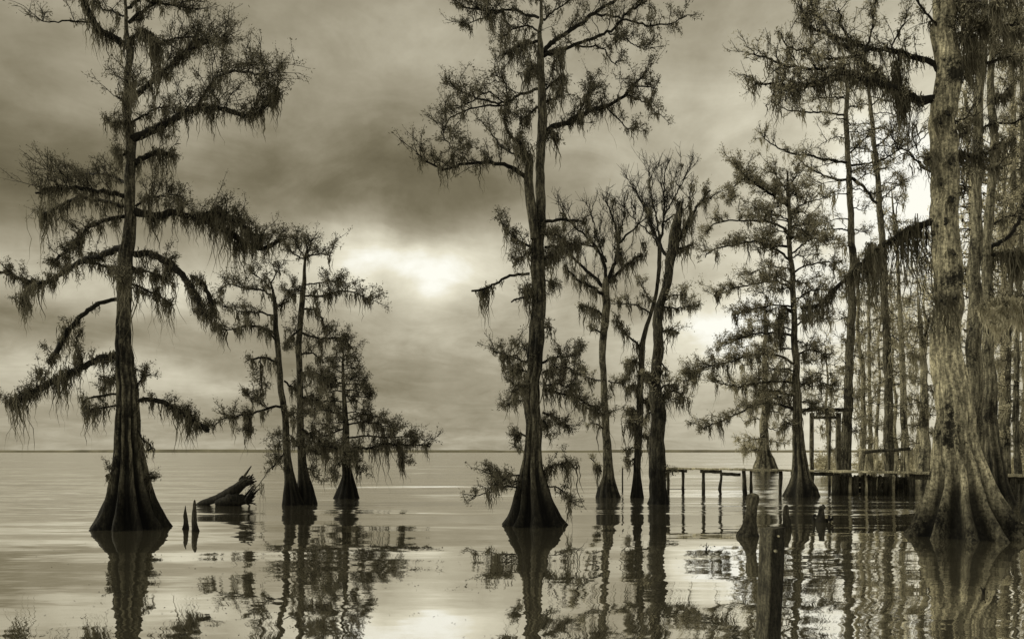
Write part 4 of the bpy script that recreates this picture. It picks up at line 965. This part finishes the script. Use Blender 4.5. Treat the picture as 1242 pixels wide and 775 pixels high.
# spur of the ragged stump
mb = MB(); d = CAMH*F/85
for pts, r in (([(992,634),(1002,631),(1009,629.5),(1010,626)], .05), ([(996,620),(1000,615),(998,612)], .035), ([(988,633),(986,627),(989,624)], .04), ([(1003,632),(1006,627),(1005,625)], .03)):
    P = resample([[*U(x_, y_, d+0.05*i), r*(1-0.18*i)] for i, (x_, y_) in enumerate(pts)], 0.04); tube(mb, P[:, :3], P[:, 3], 9, 0.4, 3)
mb.build('broken_spur', M['wood_dark'], kn)

# drifting log
dl = CAMH*F/(612.5-HY)
Lg = thing('drift_log', 'fallen cypress log slanting out of the water, splintered end raised to the right', 'log', tuple(U(280, 612, dl)*np.array([1, 1, 0])))
P = resample([[*U(235,617,dl+0.4), .04],[*U(244,611,dl+0.3), .10],[*U(262,605,dl+0.1), .13],[*U(278,599,dl), .19],[*U(289,591,dl), .16],[*U(298,583,dl-.05), .14]], 0.08)
mb = MB(); tube(mb, P[:, :3], P[:, 3], 20, 0.14, 5); mb.build('trunk', M['bark_black'], Lg)
mb = MB()
for k in range(26):
    a = k/26*6.28; rr = rng.uniform(0.03, 0.13); e = P[-1, :3]-np.array([0.12, 0, 0.09])
    o_ = np.array([-0.6*math.cos(a)*rr, math.sin(a)*rr, 0.75*math.cos(a)*rr])
    ln = rng.uniform(0.12, 0.5); D_ = np.array([0.8+rng.normal()*0.2, rng.normal()*0.12, 0.5+rng.normal()*0.25])
    tube(mb, np.array([e+o_, e+o_+D_*ln*0.5, e+o_+D_*ln]), np.array([.05, .045, .018]), 5, 0.3, k)
mb.build('splintered_end', M['bark_dark'], Lg, smooth=False)
mb = MB()
P = resample([[*U(262,611,dl-.1), .10],[*U(277,607,dl-.1), .20],[*U(288,606,dl-.1), .21],[*U(300,606,dl-.1), .11]], 0.08); tube(mb, P[:, :3], P[:, 3], 16, 0.3, 9)
for k in range(22):
    s_ = U(296+rng.uniform(-4, 4), 607+rng.uniform(-3, 3), dl-.15+rng.normal()*0.08); ln = rng.uniform(0.15, 0.45)
    D_ = np.array([0.9, rng.normal()*0.3, 0.35+rng.normal()*0.45]); tube(mb, np.array([s_, s_+D_*ln*0.5, s_+D_*ln+[0, 0, .03]]), np.array([.045, .03, .010]), 5, 0.4, k)
mb.build('root_mass', M['bark_black'], Lg)

# thin stakes
def stake(px, ytop, ybot, r, label, bend=0):
    d = CAMH*F/(ybot-HY); a = U(px, ybot, d); b = U(px, ytop, d); mb = MB()
    pole(mb, [(a[0], d, -0.4), ((a[0]+b[0])/2+bend, d, b[2]*0.5), (b[0], d, b[2])], [r, r*0.95, r*0.85], seed=int(px)); o = mb.build('stake', M['wood_dark']); tag(o, label, 'stake')
stake(755, 567, 595, .035, 'thin upright stake in the water between the two slimmest trunks')
stake(725, 570, 588, .03, 'short stake just left of the foot of the slim forked cypress')

# ------------------------------------------------------------------ foreground post
dp = 4.0; mb = MB()
top = U(937, 640, dp); bot = U(931.5, 775, dp); dirv = (bot-top); full = top + dirv*(top[2]+0.7)/(top[2]-bot[2])
def sqpost(mb, a, b, w, rz, seed):
    r = np.random.default_rng(seed); n = 46; per = []; m = 9
    for s_ in range(4):
        for k in range(m): 
            f = -1+2*k/m; per.append([(f, -1), (1, f), (-f, 1), (-1, -f)][s_])
    per = np.array(per); rad = np.linalg.norm(per, axis=1); per = per*np.minimum(1, 1.385/rad)[:, None]
    V = []
    for k in range(n+1):
        f = k/n; p = a+(b-a)*f; tw = 1+0.015*math.sin(f*9)
        for x_, y_ in per:
            nz = noise.noise(Vector((x_*2.2, y_*2.2, p[2]*2.5)))*0.035 + noise.noise(Vector((x_*9, y_*9, p[2]*5)))*0.03
            q = (w/2)*(tw+nz); X = x_*q; Y = y_*q
            zt = (0.005*x_ + 0.003*noise.noise(Vector((x_*3, y_*3, 1)))) if k == n else 0
            V.append((p[0]+X*math.cos(rz)-Y*math.sin(rz), p[1]+X*math.sin(rz)+Y*math.cos(rz), p[2]+zt))
    S = len(per); idx = []; tot = []
    for i in range(n):
        for j in range(S): j2 = (j+1) % S; idx += [i*S+j, i*S+j2, (i+1)*S+j2, (i+1)*S+j]; tot.append(4)
    V.append(tuple(np.array(b)+[0, 0, -0.004])); e = n*S
    for j in range(S): idx += [e+j, e+(j+1) % S, (n+1)*S]; tot.append(3)
    mb.add(V, idx, tot)
sqpost(mb, full, top, 0.085, 0.45, 4)
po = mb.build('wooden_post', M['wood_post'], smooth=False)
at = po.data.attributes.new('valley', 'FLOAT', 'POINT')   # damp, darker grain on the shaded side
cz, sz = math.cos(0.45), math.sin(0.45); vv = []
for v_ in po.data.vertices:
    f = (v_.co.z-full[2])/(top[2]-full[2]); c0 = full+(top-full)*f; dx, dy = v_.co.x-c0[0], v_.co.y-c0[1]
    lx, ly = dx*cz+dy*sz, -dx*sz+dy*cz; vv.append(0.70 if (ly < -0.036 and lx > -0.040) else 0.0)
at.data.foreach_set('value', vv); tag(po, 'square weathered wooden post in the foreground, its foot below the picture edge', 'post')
def onpost(px, py, dd): return U(px, py, dp-dd)
mb = MB(); c_ = onpost(940.5, 668, 0.066)
tube(mb, np.array([c_+[0, .02, 0], c_+[0, -.004, 0], c_+[0, -.010, 0]]), np.array([.0045, .0085, .004]), 10); mb.build('nail', M['bark_pale'], po)
mb = MB(); c_ = onpost(944, 650, 0.06); tube(mb, np.array([c_+[0, .02, 0], c_+[0, -.004, 0], c_+[0, -.008, 0]]), np.array([.003, .006, .003]), 8); mb.build('nail', M['bark_pale'], po)

# ------------------------------------------------------------------ sprig, drifting bits
def sprig(px, py, h, label, seed):
    r = np.random.default_rng(seed); d = CAMH*F/(py-HY); b = U(px, py, d); b[2] = 0; root = MB()
    k = h/F*d
    for j in range(3):
        a = rng.uniform(-0.7, 0.7)+(j-1)*0.5
        tube(root, np.array([b-[0, 0, .05], b+[math.sin(a)*k*.5, 0.02*j, k*.5*abs(math.cos(a))], b+[math.sin(a)*k*1.1, .03*j, k*rng.uniform(.7, 1.1)]]), np.array([.010, .008, .004]), 5, 0.2, j)
    leaves(root, np.repeat(b[None], 14, 0)+r.normal(size=(14, 3))*[k*.4, .03, .02]+[0, 0, k*.6], r.normal(size=(14, 3)), r.uniform(.02, .05, 14))
    o = root.build('water_sprig', M['limb'], smooth=False); tag(o, label, 'sprig', 'twigs poking out of the water')
sprig(1194, 721, 10, 'small dark twig poking from the water in front of the massive trunk', 1)
sprig(856, 668, 9, 'small leafy twig in open water, farther left of the thick brown knee', 3)
lv = MB(); n = 420
px = rng.uniform(20, 1230, n); py = rng.uniform(655, 774, n)
cl_ = rng.integers(0, 26, n); cxs = rng.uniform(40, 1200, 26); cys = rng.uniform(670, 770, 26); near = rng.random(n) < 0.55
px = np.where(near, cxs[cl_]+rng.normal(size=n)*28, px); py = np.where(near, np.clip(cys[cl_]+rng.normal(size=n)*3, 652, 775), py)
d = CAMH*F/(py-HY); Pp = np.stack([(px-CX)/F*d, d, np.full(n, 0.004)], 1)
a = rng.random(n)*6.28; Dd = np.stack([np.cos(a), np.sin(a), np.zeros(n)], 1); S_ = rng.uniform(0.012, 0.045, n)
sd = np.stack([-np.sin(a), np.cos(a), np.full(n, 0.25)], 1)
V = np.stack([Pp, Pp+Dd*S_[:, None]*.5+sd*S_[:, None]*.25, Pp+Dd*S_[:, None]+[0, 0, .006], Pp+Dd*S_[:, None]*.5-sd*S_[:, None]*[[.25, .25, -.1]]], 1)
lv.add(V.reshape(-1, 3), np.arange(4*n), np.full(n, 4)); o = lv.build('floating_leaf_litter', M['limb'], smooth=False)
o['kind'] = 'stuff'; o['label'] = 'tiny fallen leaves and needles floating on the near water'; o['category'] = 'leaf litter'

# ------------------------------------------------------------------ water
m, nt, out = newmat('lake_water')
geo = N(nt, 'ShaderNodeNewGeometry')
def wnoise(sx, sy, scale, det, off=0.0, rough=0.5):
    mp = N(nt, 'ShaderNodeMapping'); mp.inputs['Scale'].default_value = (sx, sy, 1); mp.inputs['Location'].default_value = (off, off*0.7, off*.3)
    mp.inputs['Rotation'].default_value = (0, 0, 0.04)
    L(nt, geo.outputs['Position'], mp.inputs[0])
    n = N(nt, 'ShaderNodeTexNoise'); n.inputs['Scale'].default_value = scale; n.inputs['Detail'].default_value = det; n.inputs['Roughness'].default_value = rough
    L(nt, mp.outputs[0], n.inputs[0])
    s_ = N(nt, 'ShaderNodeSeparateColor'); L(nt, n.outputs['Color'], s_.inputs[0]); return s_.outputs
sp = N(nt, 'ShaderNodeSeparateXYZ'); L(nt, geo.outputs['Position'], sp.inputs[0])
swell = wnoise(0.07, 0.42, 1.0, 2, 3.0)           # long low bands
rip = wnoise(0.55, 2.6, 1.0, 2, 11.0)            # ripples
fine = wnoise(2.2, 6.5, 1.0, 2, 31.0)            # fine
patch = wnoise(0.035, 0.07, 1.0, 2, 50.0)         # calm and ruffled areas
pm = N(nt, 'ShaderNodeMapRange'); pm.inputs[1].default_value = 0.40; pm.inputs[2].default_value = 0.62; pm.inputs[3].default_value = 0.35; pm.inputs[4].default_value = 1.25
L(nt, patch[0], pm.inputs[0])
# more ruffled beyond ~14 m, fairly calm at the camera
dist = N(nt, 'ShaderNodeMapRange'); dist.inputs[1].default_value = 10; dist.inputs[2].default_value = 22; dist.inputs[3].default_value = 0.35; dist.inputs[4].default_value = 1.0
L(nt, sp.outputs[1], dist.inputs[0])
far_ = N(nt, 'ShaderNodeMapRange'); far_.inputs[1].default_value = 17; far_.inputs[2].default_value = 27; far_.inputs[3].default_value = 1.0; far_.inputs[4].default_value = 3.2
L(nt, sp.outputs[1], far_.inputs[0])
def cen(s, amp): return math_n(nt, 'MULTIPLY', math_n(nt, 'SUBTRACT', s, 0.5), amp)
amp = math_n(nt, 'MULTIPLY', pm.outputs[0], dist.outputs[0])
rip2 = wnoise(0.22, 1.5, 1.0, 2, 71.0)
extra = math_n(nt, 'MULTIPLY', cen(rip2[1], 0.085), math_n(nt, 'SUBTRACT', far_.outputs[0], 1.0))
ny = math_n(nt, 'ADD', extra, math_n(nt, 'ADD', math_n(nt, 'MULTIPLY', cen(swell[1], 0.30), amp), math_n(nt, 'ADD', math_n(nt, 'MULTIPLY', math_n(nt, 'MULTIPLY', cen(rip[1], 0.038), far_.outputs[0]), math_n(nt, 'ADD', amp, 0.12)), cen(fine[1], 0.010))))
nx = math_n(nt, 'ADD', math_n(nt, 'MULTIPLY', cen(rip[0], 0.045), math_n(nt, 'POWER', far_.outputs[0], 1.6)), math_n(nt, 'MULTIPLY', cen(fine[0], 0.04), far_.outputs[0]))
cb = N(nt, 'ShaderNodeCombineXYZ'); L(nt, nx, cb.inputs[0]); L(nt, ny, cb.inputs[1]); cb.inputs[2].default_value = 1
nrm = N(nt, 'ShaderNodeVectorMath', operation='NORMALIZE'); L(nt, cb.outputs[0], nrm.inputs[0])
gl = N(nt, 'ShaderNodeBsdfGlossy'); gl.inputs['Color'].default_value = (0.97, 0.96, 0.93, 1); gl.inputs['Roughness'].default_value = 0.015
L(nt, nrm.outputs[0], gl.inputs['Normal'])
rg = N(nt, 'ShaderNodeMapRange'); rg.inputs[1].default_value = 16; rg.inputs[2].default_value = 27; rg.inputs[3].default_value = 0.015; rg.inputs[4].default_value = 0.10
L(nt, sp.outputs[1], rg.inputs[0]); L(nt, rg.outputs[0], gl.inputs['Roughness'])
df = N(nt, 'ShaderNodeBsdfDiffuse'); df.inputs[0].default_value = (*sep(0.15, 0.35), 1)
fr = N(nt, 'ShaderNodeFresnel'); fr.inputs['IOR'].default_value = 2.2
fm = N(nt, 'ShaderNodeMapRange'); fm.inputs[1].default_value = 0.15; fm.inputs[2].default_value = 0.85; fm.inputs[3].default_value = 0.80; fm.inputs[4].default_value = 0.98
L(nt, fr.outputs[0], fm.inputs[0])
ms_ = N(nt, 'ShaderNodeMixShader'); L(nt, fm.outputs[0], ms_.inputs[0]); L(nt, df.outputs[0], ms_.inputs[1]); L(nt, gl.outputs[0], ms_.inputs[2])
L(nt, ms_.outputs[0], out.inputs[0])
wb = MB(); S = 9000.0
xs = [-S, -200, -60, -20, 0, 20, 60, 200, S]; ys = [-S, -60, 0, 20, 60, 200, 1000, S]
V = [(x, y, 0) for y in ys for x in xs]; idx = []; tot = []
for i in range(len(ys)-1):
    for j in range(len(xs)-1): a = i*len(xs)+j; idx += [a, a+1, a+1+len(xs), a+len(xs)]; tot.append(4)
wb.add(V, idx, tot); wo = wb.build('water', m, smooth=False); wo['kind'] = 'structure'

# far shore: low wooded line across the lake
m, nt, out = newmat('far_shore_haze'); bs = N(nt, 'ShaderNodeBsdfDiffuse'); geo = N(nt, 'ShaderNodeNewGeometry')
n = N(nt, 'ShaderNodeTexNoise'); n.inputs['Scale'].default_value = 0.02; n.inputs['Detail'].default_value = 6; L(nt, geo.outputs['Position'], n.inputs[0])
L(nt, ramp(nt, n.outputs[0], [(0.3, sep(0.13)), (0.7, sep(0.22))]), bs.inputs[0]); L(nt, bs.outputs[0], out.inputs[0])
fs = MB(); V = []; idx = []; tot = []; n = 400; dsh = 2600.0
for i in range(n+1):
    x = -4200+8400*i/n
    h = 6.6 + 2.8*noise.noise(Vector((x*0.0016, 3, 0))) + 1.6*noise.noise(Vector((x*0.02, 1, 0))) - (2.0 if -50 < x < 300 else 0)
    y = dsh + 120*noise.noise(Vector((x*0.0008, 0, 0)))
    V += [(x, y, -0.5), (x, y+6, max(1.5, h+CAMH)), (x, y+260, max(1.2, h*0.9+CAMH)), (x, y+400, -0.5)]
    if i: 
        b = (i-1)*4
        for j in range(3): idx += [b+j, b+4+j, b+5+j, b+1+j]; tot.append(4)
fs.add(V, idx, tot); o = fs.build('far_shore', m, smooth=False); o['kind'] = 'structure'

# wooded bank under the distant trees
m, nt, out = newmat('bank_soil'); bs = N(nt, 'ShaderNodeBsdfDiffuse'); geo = N(nt, 'ShaderNodeNewGeometry')
n = N(nt, 'ShaderNodeTexNoise'); n.inputs['Scale'].default_value = 1.5; n.inputs['Detail'].default_value = 8; L(nt, geo.outputs['Position'], n.inputs[0])
L(nt, ramp(nt, n.outputs[0], [(0.35, sep(0.06)), (0.7, sep(0.22))]), bs.inputs[0]); L(nt, bs.outputs[0], out.inputs[0])
gb = MB(); V = []; idx = []; tot = []; nx_ = 70; ny_ = 24
for j in range(ny_+1):
    for i in range(nx_+1):
        f = i/nx_; g = j/ny_; y = 47 + 75*g; x0 = 0.365*y + 2.0*noise.noise(Vector((y*0.15, 0, 0))) ; x = x0 + (95-x0)*f
        h = min(1, f*5)*min(1, g*5)*(0.30+0.25*noise.noise(Vector((x*0.2, y*0.2, 0)))) - 0.12
        V.append((x, y, h + 0.05*noise.noise(Vector((x*1.3, y*1.3, 2)))))
for j in range(ny_):
    for i in range(nx_): a = j*(nx_+1)+i; idx += [a, a+1, a+nx_+2, a+nx_+1]; tot.append(4)
gb.add(V, idx, tot); o = gb.build('bank', m); o['kind'] = 'structure'

# ------------------------------------------------------------------ sky
W = bpy.data.worlds.new('World'); bpy.context.scene.world = W; W.use_nodes = True
nt = W.node_tree; nt.nodes.clear(); out = N(nt, 'ShaderNodeOutputWorld'); bg = N(nt, 'ShaderNodeBackground')
tc = N(nt, 'ShaderNodeTexCoord'); D0 = tc.outputs['Generated']
sx = N(nt, 'ShaderNodeSeparateXYZ'); L(nt, D0, sx.inputs[0])
def mul(a, b): return math_n(nt, 'MULTIPLY', a, b)
def add(a, b): return math_n(nt, 'ADD', a, b)
zc = math_n(nt, 'MAXIMUM', sx.outputs[2], 0.0)
az = math_n(nt, 'ARCTAN2', sx.outputs[0], sx.outputs[1]); el = math_n(nt, 'ARCSINE', sx.outputs[2])
# cloud layer coordinates: flattened towards the horizon
inv = math_n(nt, 'DIVIDE', 1.0, add(zc, 0.16))
cc = N(nt, 'ShaderNodeCombineXYZ'); L(nt, mul(sx.outputs[0], inv), cc.inputs[0]); L(nt, mul(sx.outputs[1], inv), cc.inputs[1]); L(nt, mul(zc, 2.0), cc.inputs[2])
n1 = N(nt, 'ShaderNodeTexNoise'); n1.inputs['Scale'].default_value = 1.1; n1.inputs['Detail'].default_value = 7; n1.inputs['Roughness'].default_value = 0.55
n1.inputs['Distortion'].default_value = 0.4
L(nt, cc.outputs[0], n1.inputs[0])
n2 = N(nt, 'ShaderNodeTexNoise'); n2.inputs['Scale'].default_value = 4.5; n2.inputs['Detail'].default_value = 6; n2.inputs['Roughness'].default_value = 0.6
mp = N(nt, 'ShaderNodeMapping'); mp.inputs['Scale'].default_value = (1, 1, 1.35); L(nt, D0, mp.inputs[0]); L(nt, mp.outputs[0], n2.inputs[0])
n3 = N(nt, 'ShaderNodeTexNoise'); n3.inputs['Scale'].default_value = 2.6; n3.inputs['Detail'].default_value = 9; n3.inputs['Roughness'].default_value = 0.62; n3.inputs['Distortion'].default_value = 1.0
mp3 = N(nt, 'ShaderNodeMapping'); mp3.inputs['Location'].default_value = (3.1, 7.7, 1.2); L(nt, cc.outputs[0], mp3.inputs[0]); L(nt, mp3.outputs[0], n3.inputs[0])
# warped angular position
wn = N(nt, 'ShaderNodeTexNoise'); wn.inputs['Scale'].default_value = 5; wn.inputs['Detail'].default_value = 6; L(nt, D0, wn.inputs[0])
ae = N(nt, 'ShaderNodeCombineXYZ'); L(nt, az, ae.inputs[0]); L(nt, el, ae.inputs[1])
wv = N(nt, 'ShaderNodeVectorMath', operation='SUBTRACT'); L(nt, wn.outputs['Color'], wv.inputs[0]); wv.inputs[1].default_value = (.5, .5, .5)
ws = N(nt, 'ShaderNodeVectorMath', operation='MULTIPLY'); L(nt, wv.outputs[0], ws.inputs[0]); ws.inputs[1].default_value = (0.26, 0.15, 0)
wp = N(nt, 'ShaderNodeVectorMath', operation='ADD'); L(nt, ae.outputs[0], wp.inputs[0]); L(nt, ws.outputs[0], wp.inputs[1])
def blob(X, Y, sxp, syp, amp, warp=True):
    A = math.atan((X-CX)/F); E = math.atan((HY-Y)/F*math.cos(A))
    s = N(nt, 'ShaderNodeVectorMath', operation='SUBTRACT'); L(nt, wp.outputs[0] if warp else ae.outputs[0], s.inputs[0]); s.inputs[1].default_value = (A, E, 0)
    q = N(nt, 'ShaderNodeVectorMath', operation='MULTIPLY'); L(nt, s.outputs[0], q.inputs[0]); q.inputs[1].default_value = (F/sxp, F/syp, 0)
    dd = N(nt, 'ShaderNodeVectorMath', operation='DOT_PRODUCT'); L(nt, q.outputs[0], dd.inputs[0]); L(nt, q.outputs[0], dd.inputs[1])
    return mul(math_n(nt, 'EXPONENT', mul(dd.outputs['Value'], -1.0)), amp)
# tonal value (display-like), later turned into light
v = add(0.60, 0.0)
v = add(v, mul(math_n(nt, 'SUBTRACT', n1.outputs[0], 0.5), 0.24))
v = add(v, mul(math_n(nt, 'SUBTRACT', n2.outputs[0], 0.5), 0.52))
v = add(v, mul(math_n(nt, 'SUBTRACT', n3.outputs[0], 0.5), 0.24))
BL = [(508,340,95,54,0.26),(600,330,50,30,0.08),(530,347,60,44,0.13,False),(534,352,24,18,0.10,False),(470,325,60,30,0.06),(400,325,120,45,0.12),(872,380,52,40,0.27),(1110,235,70,60,0.34),(1085,400,210,190,0.27),(960,240,160,120,0.10),
      (40,320,130,34,0.19),(250,335,100,28,0.14),(30,440,150,28,0.16),(250,440,120,22,0.12),(560,430,90,30,0.06),(660,330,60,60,0.08),(820,420,60,50,0.12),
      (250,215,330,60,-0.08),(470,215,170,60,-0.08),(60,385,150,18,-0.10),(620,250,120,50,-0.06),(880,60,200,60,-0.07),(0,80,160,260,-0.05),
      (150,90,200,70,0.03),(1100,60,200,150,0.16),(700,110,130,120,0.05),(400,520,900,40,0.035),(500,545,700,10,0.05),(480,440,90,40,-0.06),(600,470,80,25,-0.05)]
for b in BL: v = add(v, blob(*b))
# behind the camera the overcast is brighter
v = add(v, mul(math_n(nt, 'MAXIMUM', mul(sx.outputs[1], -1.0), 0.0), 0.26))
v = add(v, mul(math_n(nt, 'MAXIMUM', math_n(nt, 'SUBTRACT', sx.outputs[2], 0.62), 0.0), 0.6))
v = math_n(nt, 'MINIMUM', math_n(nt, 'MAXIMUM', v, 0.30), 1.0)
col = ramp(nt, v, [(0.0, (0.0, 0.0, 0.0)), (0.25, (0.051, 0.040, 0.017)), (0.45, (0.171, 0.149, 0.094)), (0.51, (0.227, 0.200, 0.134)), (0.63, (0.352, 0.317, 0.229)), (0.784, (0.578, 0.538, 0.412)), (0.9, (0.787, 0.745, 0.59)), (1.0, (0.99, 0.98, 0.88))])
# a physical sky, toned, under the cloud
SUN_EL = math.radians(34); SUN_AZ = math.radians(-80)
sky = N(nt, 'ShaderNodeTexSky', sky_type='NISHITA'); sky.sun_disc = False; sky.sun_elevation = SUN_EL; sky.sun_rotation = SUN_AZ
bw = N(nt, 'ShaderNodeRGBToBW'); L(nt, sky.outputs[0], bw.inputs[0])
sk = N(nt, 'ShaderNodeMix', data_type='RGBA', blend_type='MULTIPLY'); sk.inputs[0].default_value = 1
sk.inputs[6].default_value = (0.004, 0.0036, 0.0024, 1); L(nt, bw.outputs[0], sk.inputs[7])
ad = N(nt, 'ShaderNodeMix', data_type='RGBA', blend_type='ADD'); ad.inputs[0].default_value = 1; L(nt, col, ad.inputs[6]); L(nt, sk.outputs[2], ad.inputs[7])
L(nt, ad.outputs[2], bg.inputs[0]); bg.inputs[1].default_value = 1.0; L(nt, bg.outputs[0], out.inputs[0])

sun = bpy.data.lights.new('sun', 'SUN'); sun.energy = 2.3; sun.angle = math.radians(16); sun.color = (1, 0.94, 0.72)
so = bpy.data.objects.new('sun', sun); C.objects.link(so)
sd_ = Vector((math.sin(SUN_AZ)*math.cos(SUN_EL), math.cos(SUN_AZ)*math.cos(SUN_EL), math.sin(SUN_EL)))
so.rotation_euler = sd_.to_track_quat('Z', 'Y').to_euler()

cam = bpy.data.cameras.new('camera'); co = bpy.data.objects.new('camera', cam); C.objects.link(co)
co.location = (0, 0, CAMH); co.rotation_euler = (math.pi/2, 0, 0)
cam.sensor_fit = 'HORIZONTAL'; cam.sensor_width = 36; cam.lens = 36*F/1242; cam.shift_y = (HY-387.5)/1242; cam.clip_end = 20000; cam.clip_start = 0.05
sc = bpy.context.scene; sc.camera = co
sc.view_settings.view_transform = 'Standard'; sc.view_settings.look = 'None'; sc.view_settings.exposure = 0; sc.view_settings.gamma = 1
sc.cycles.max_bounces = 6
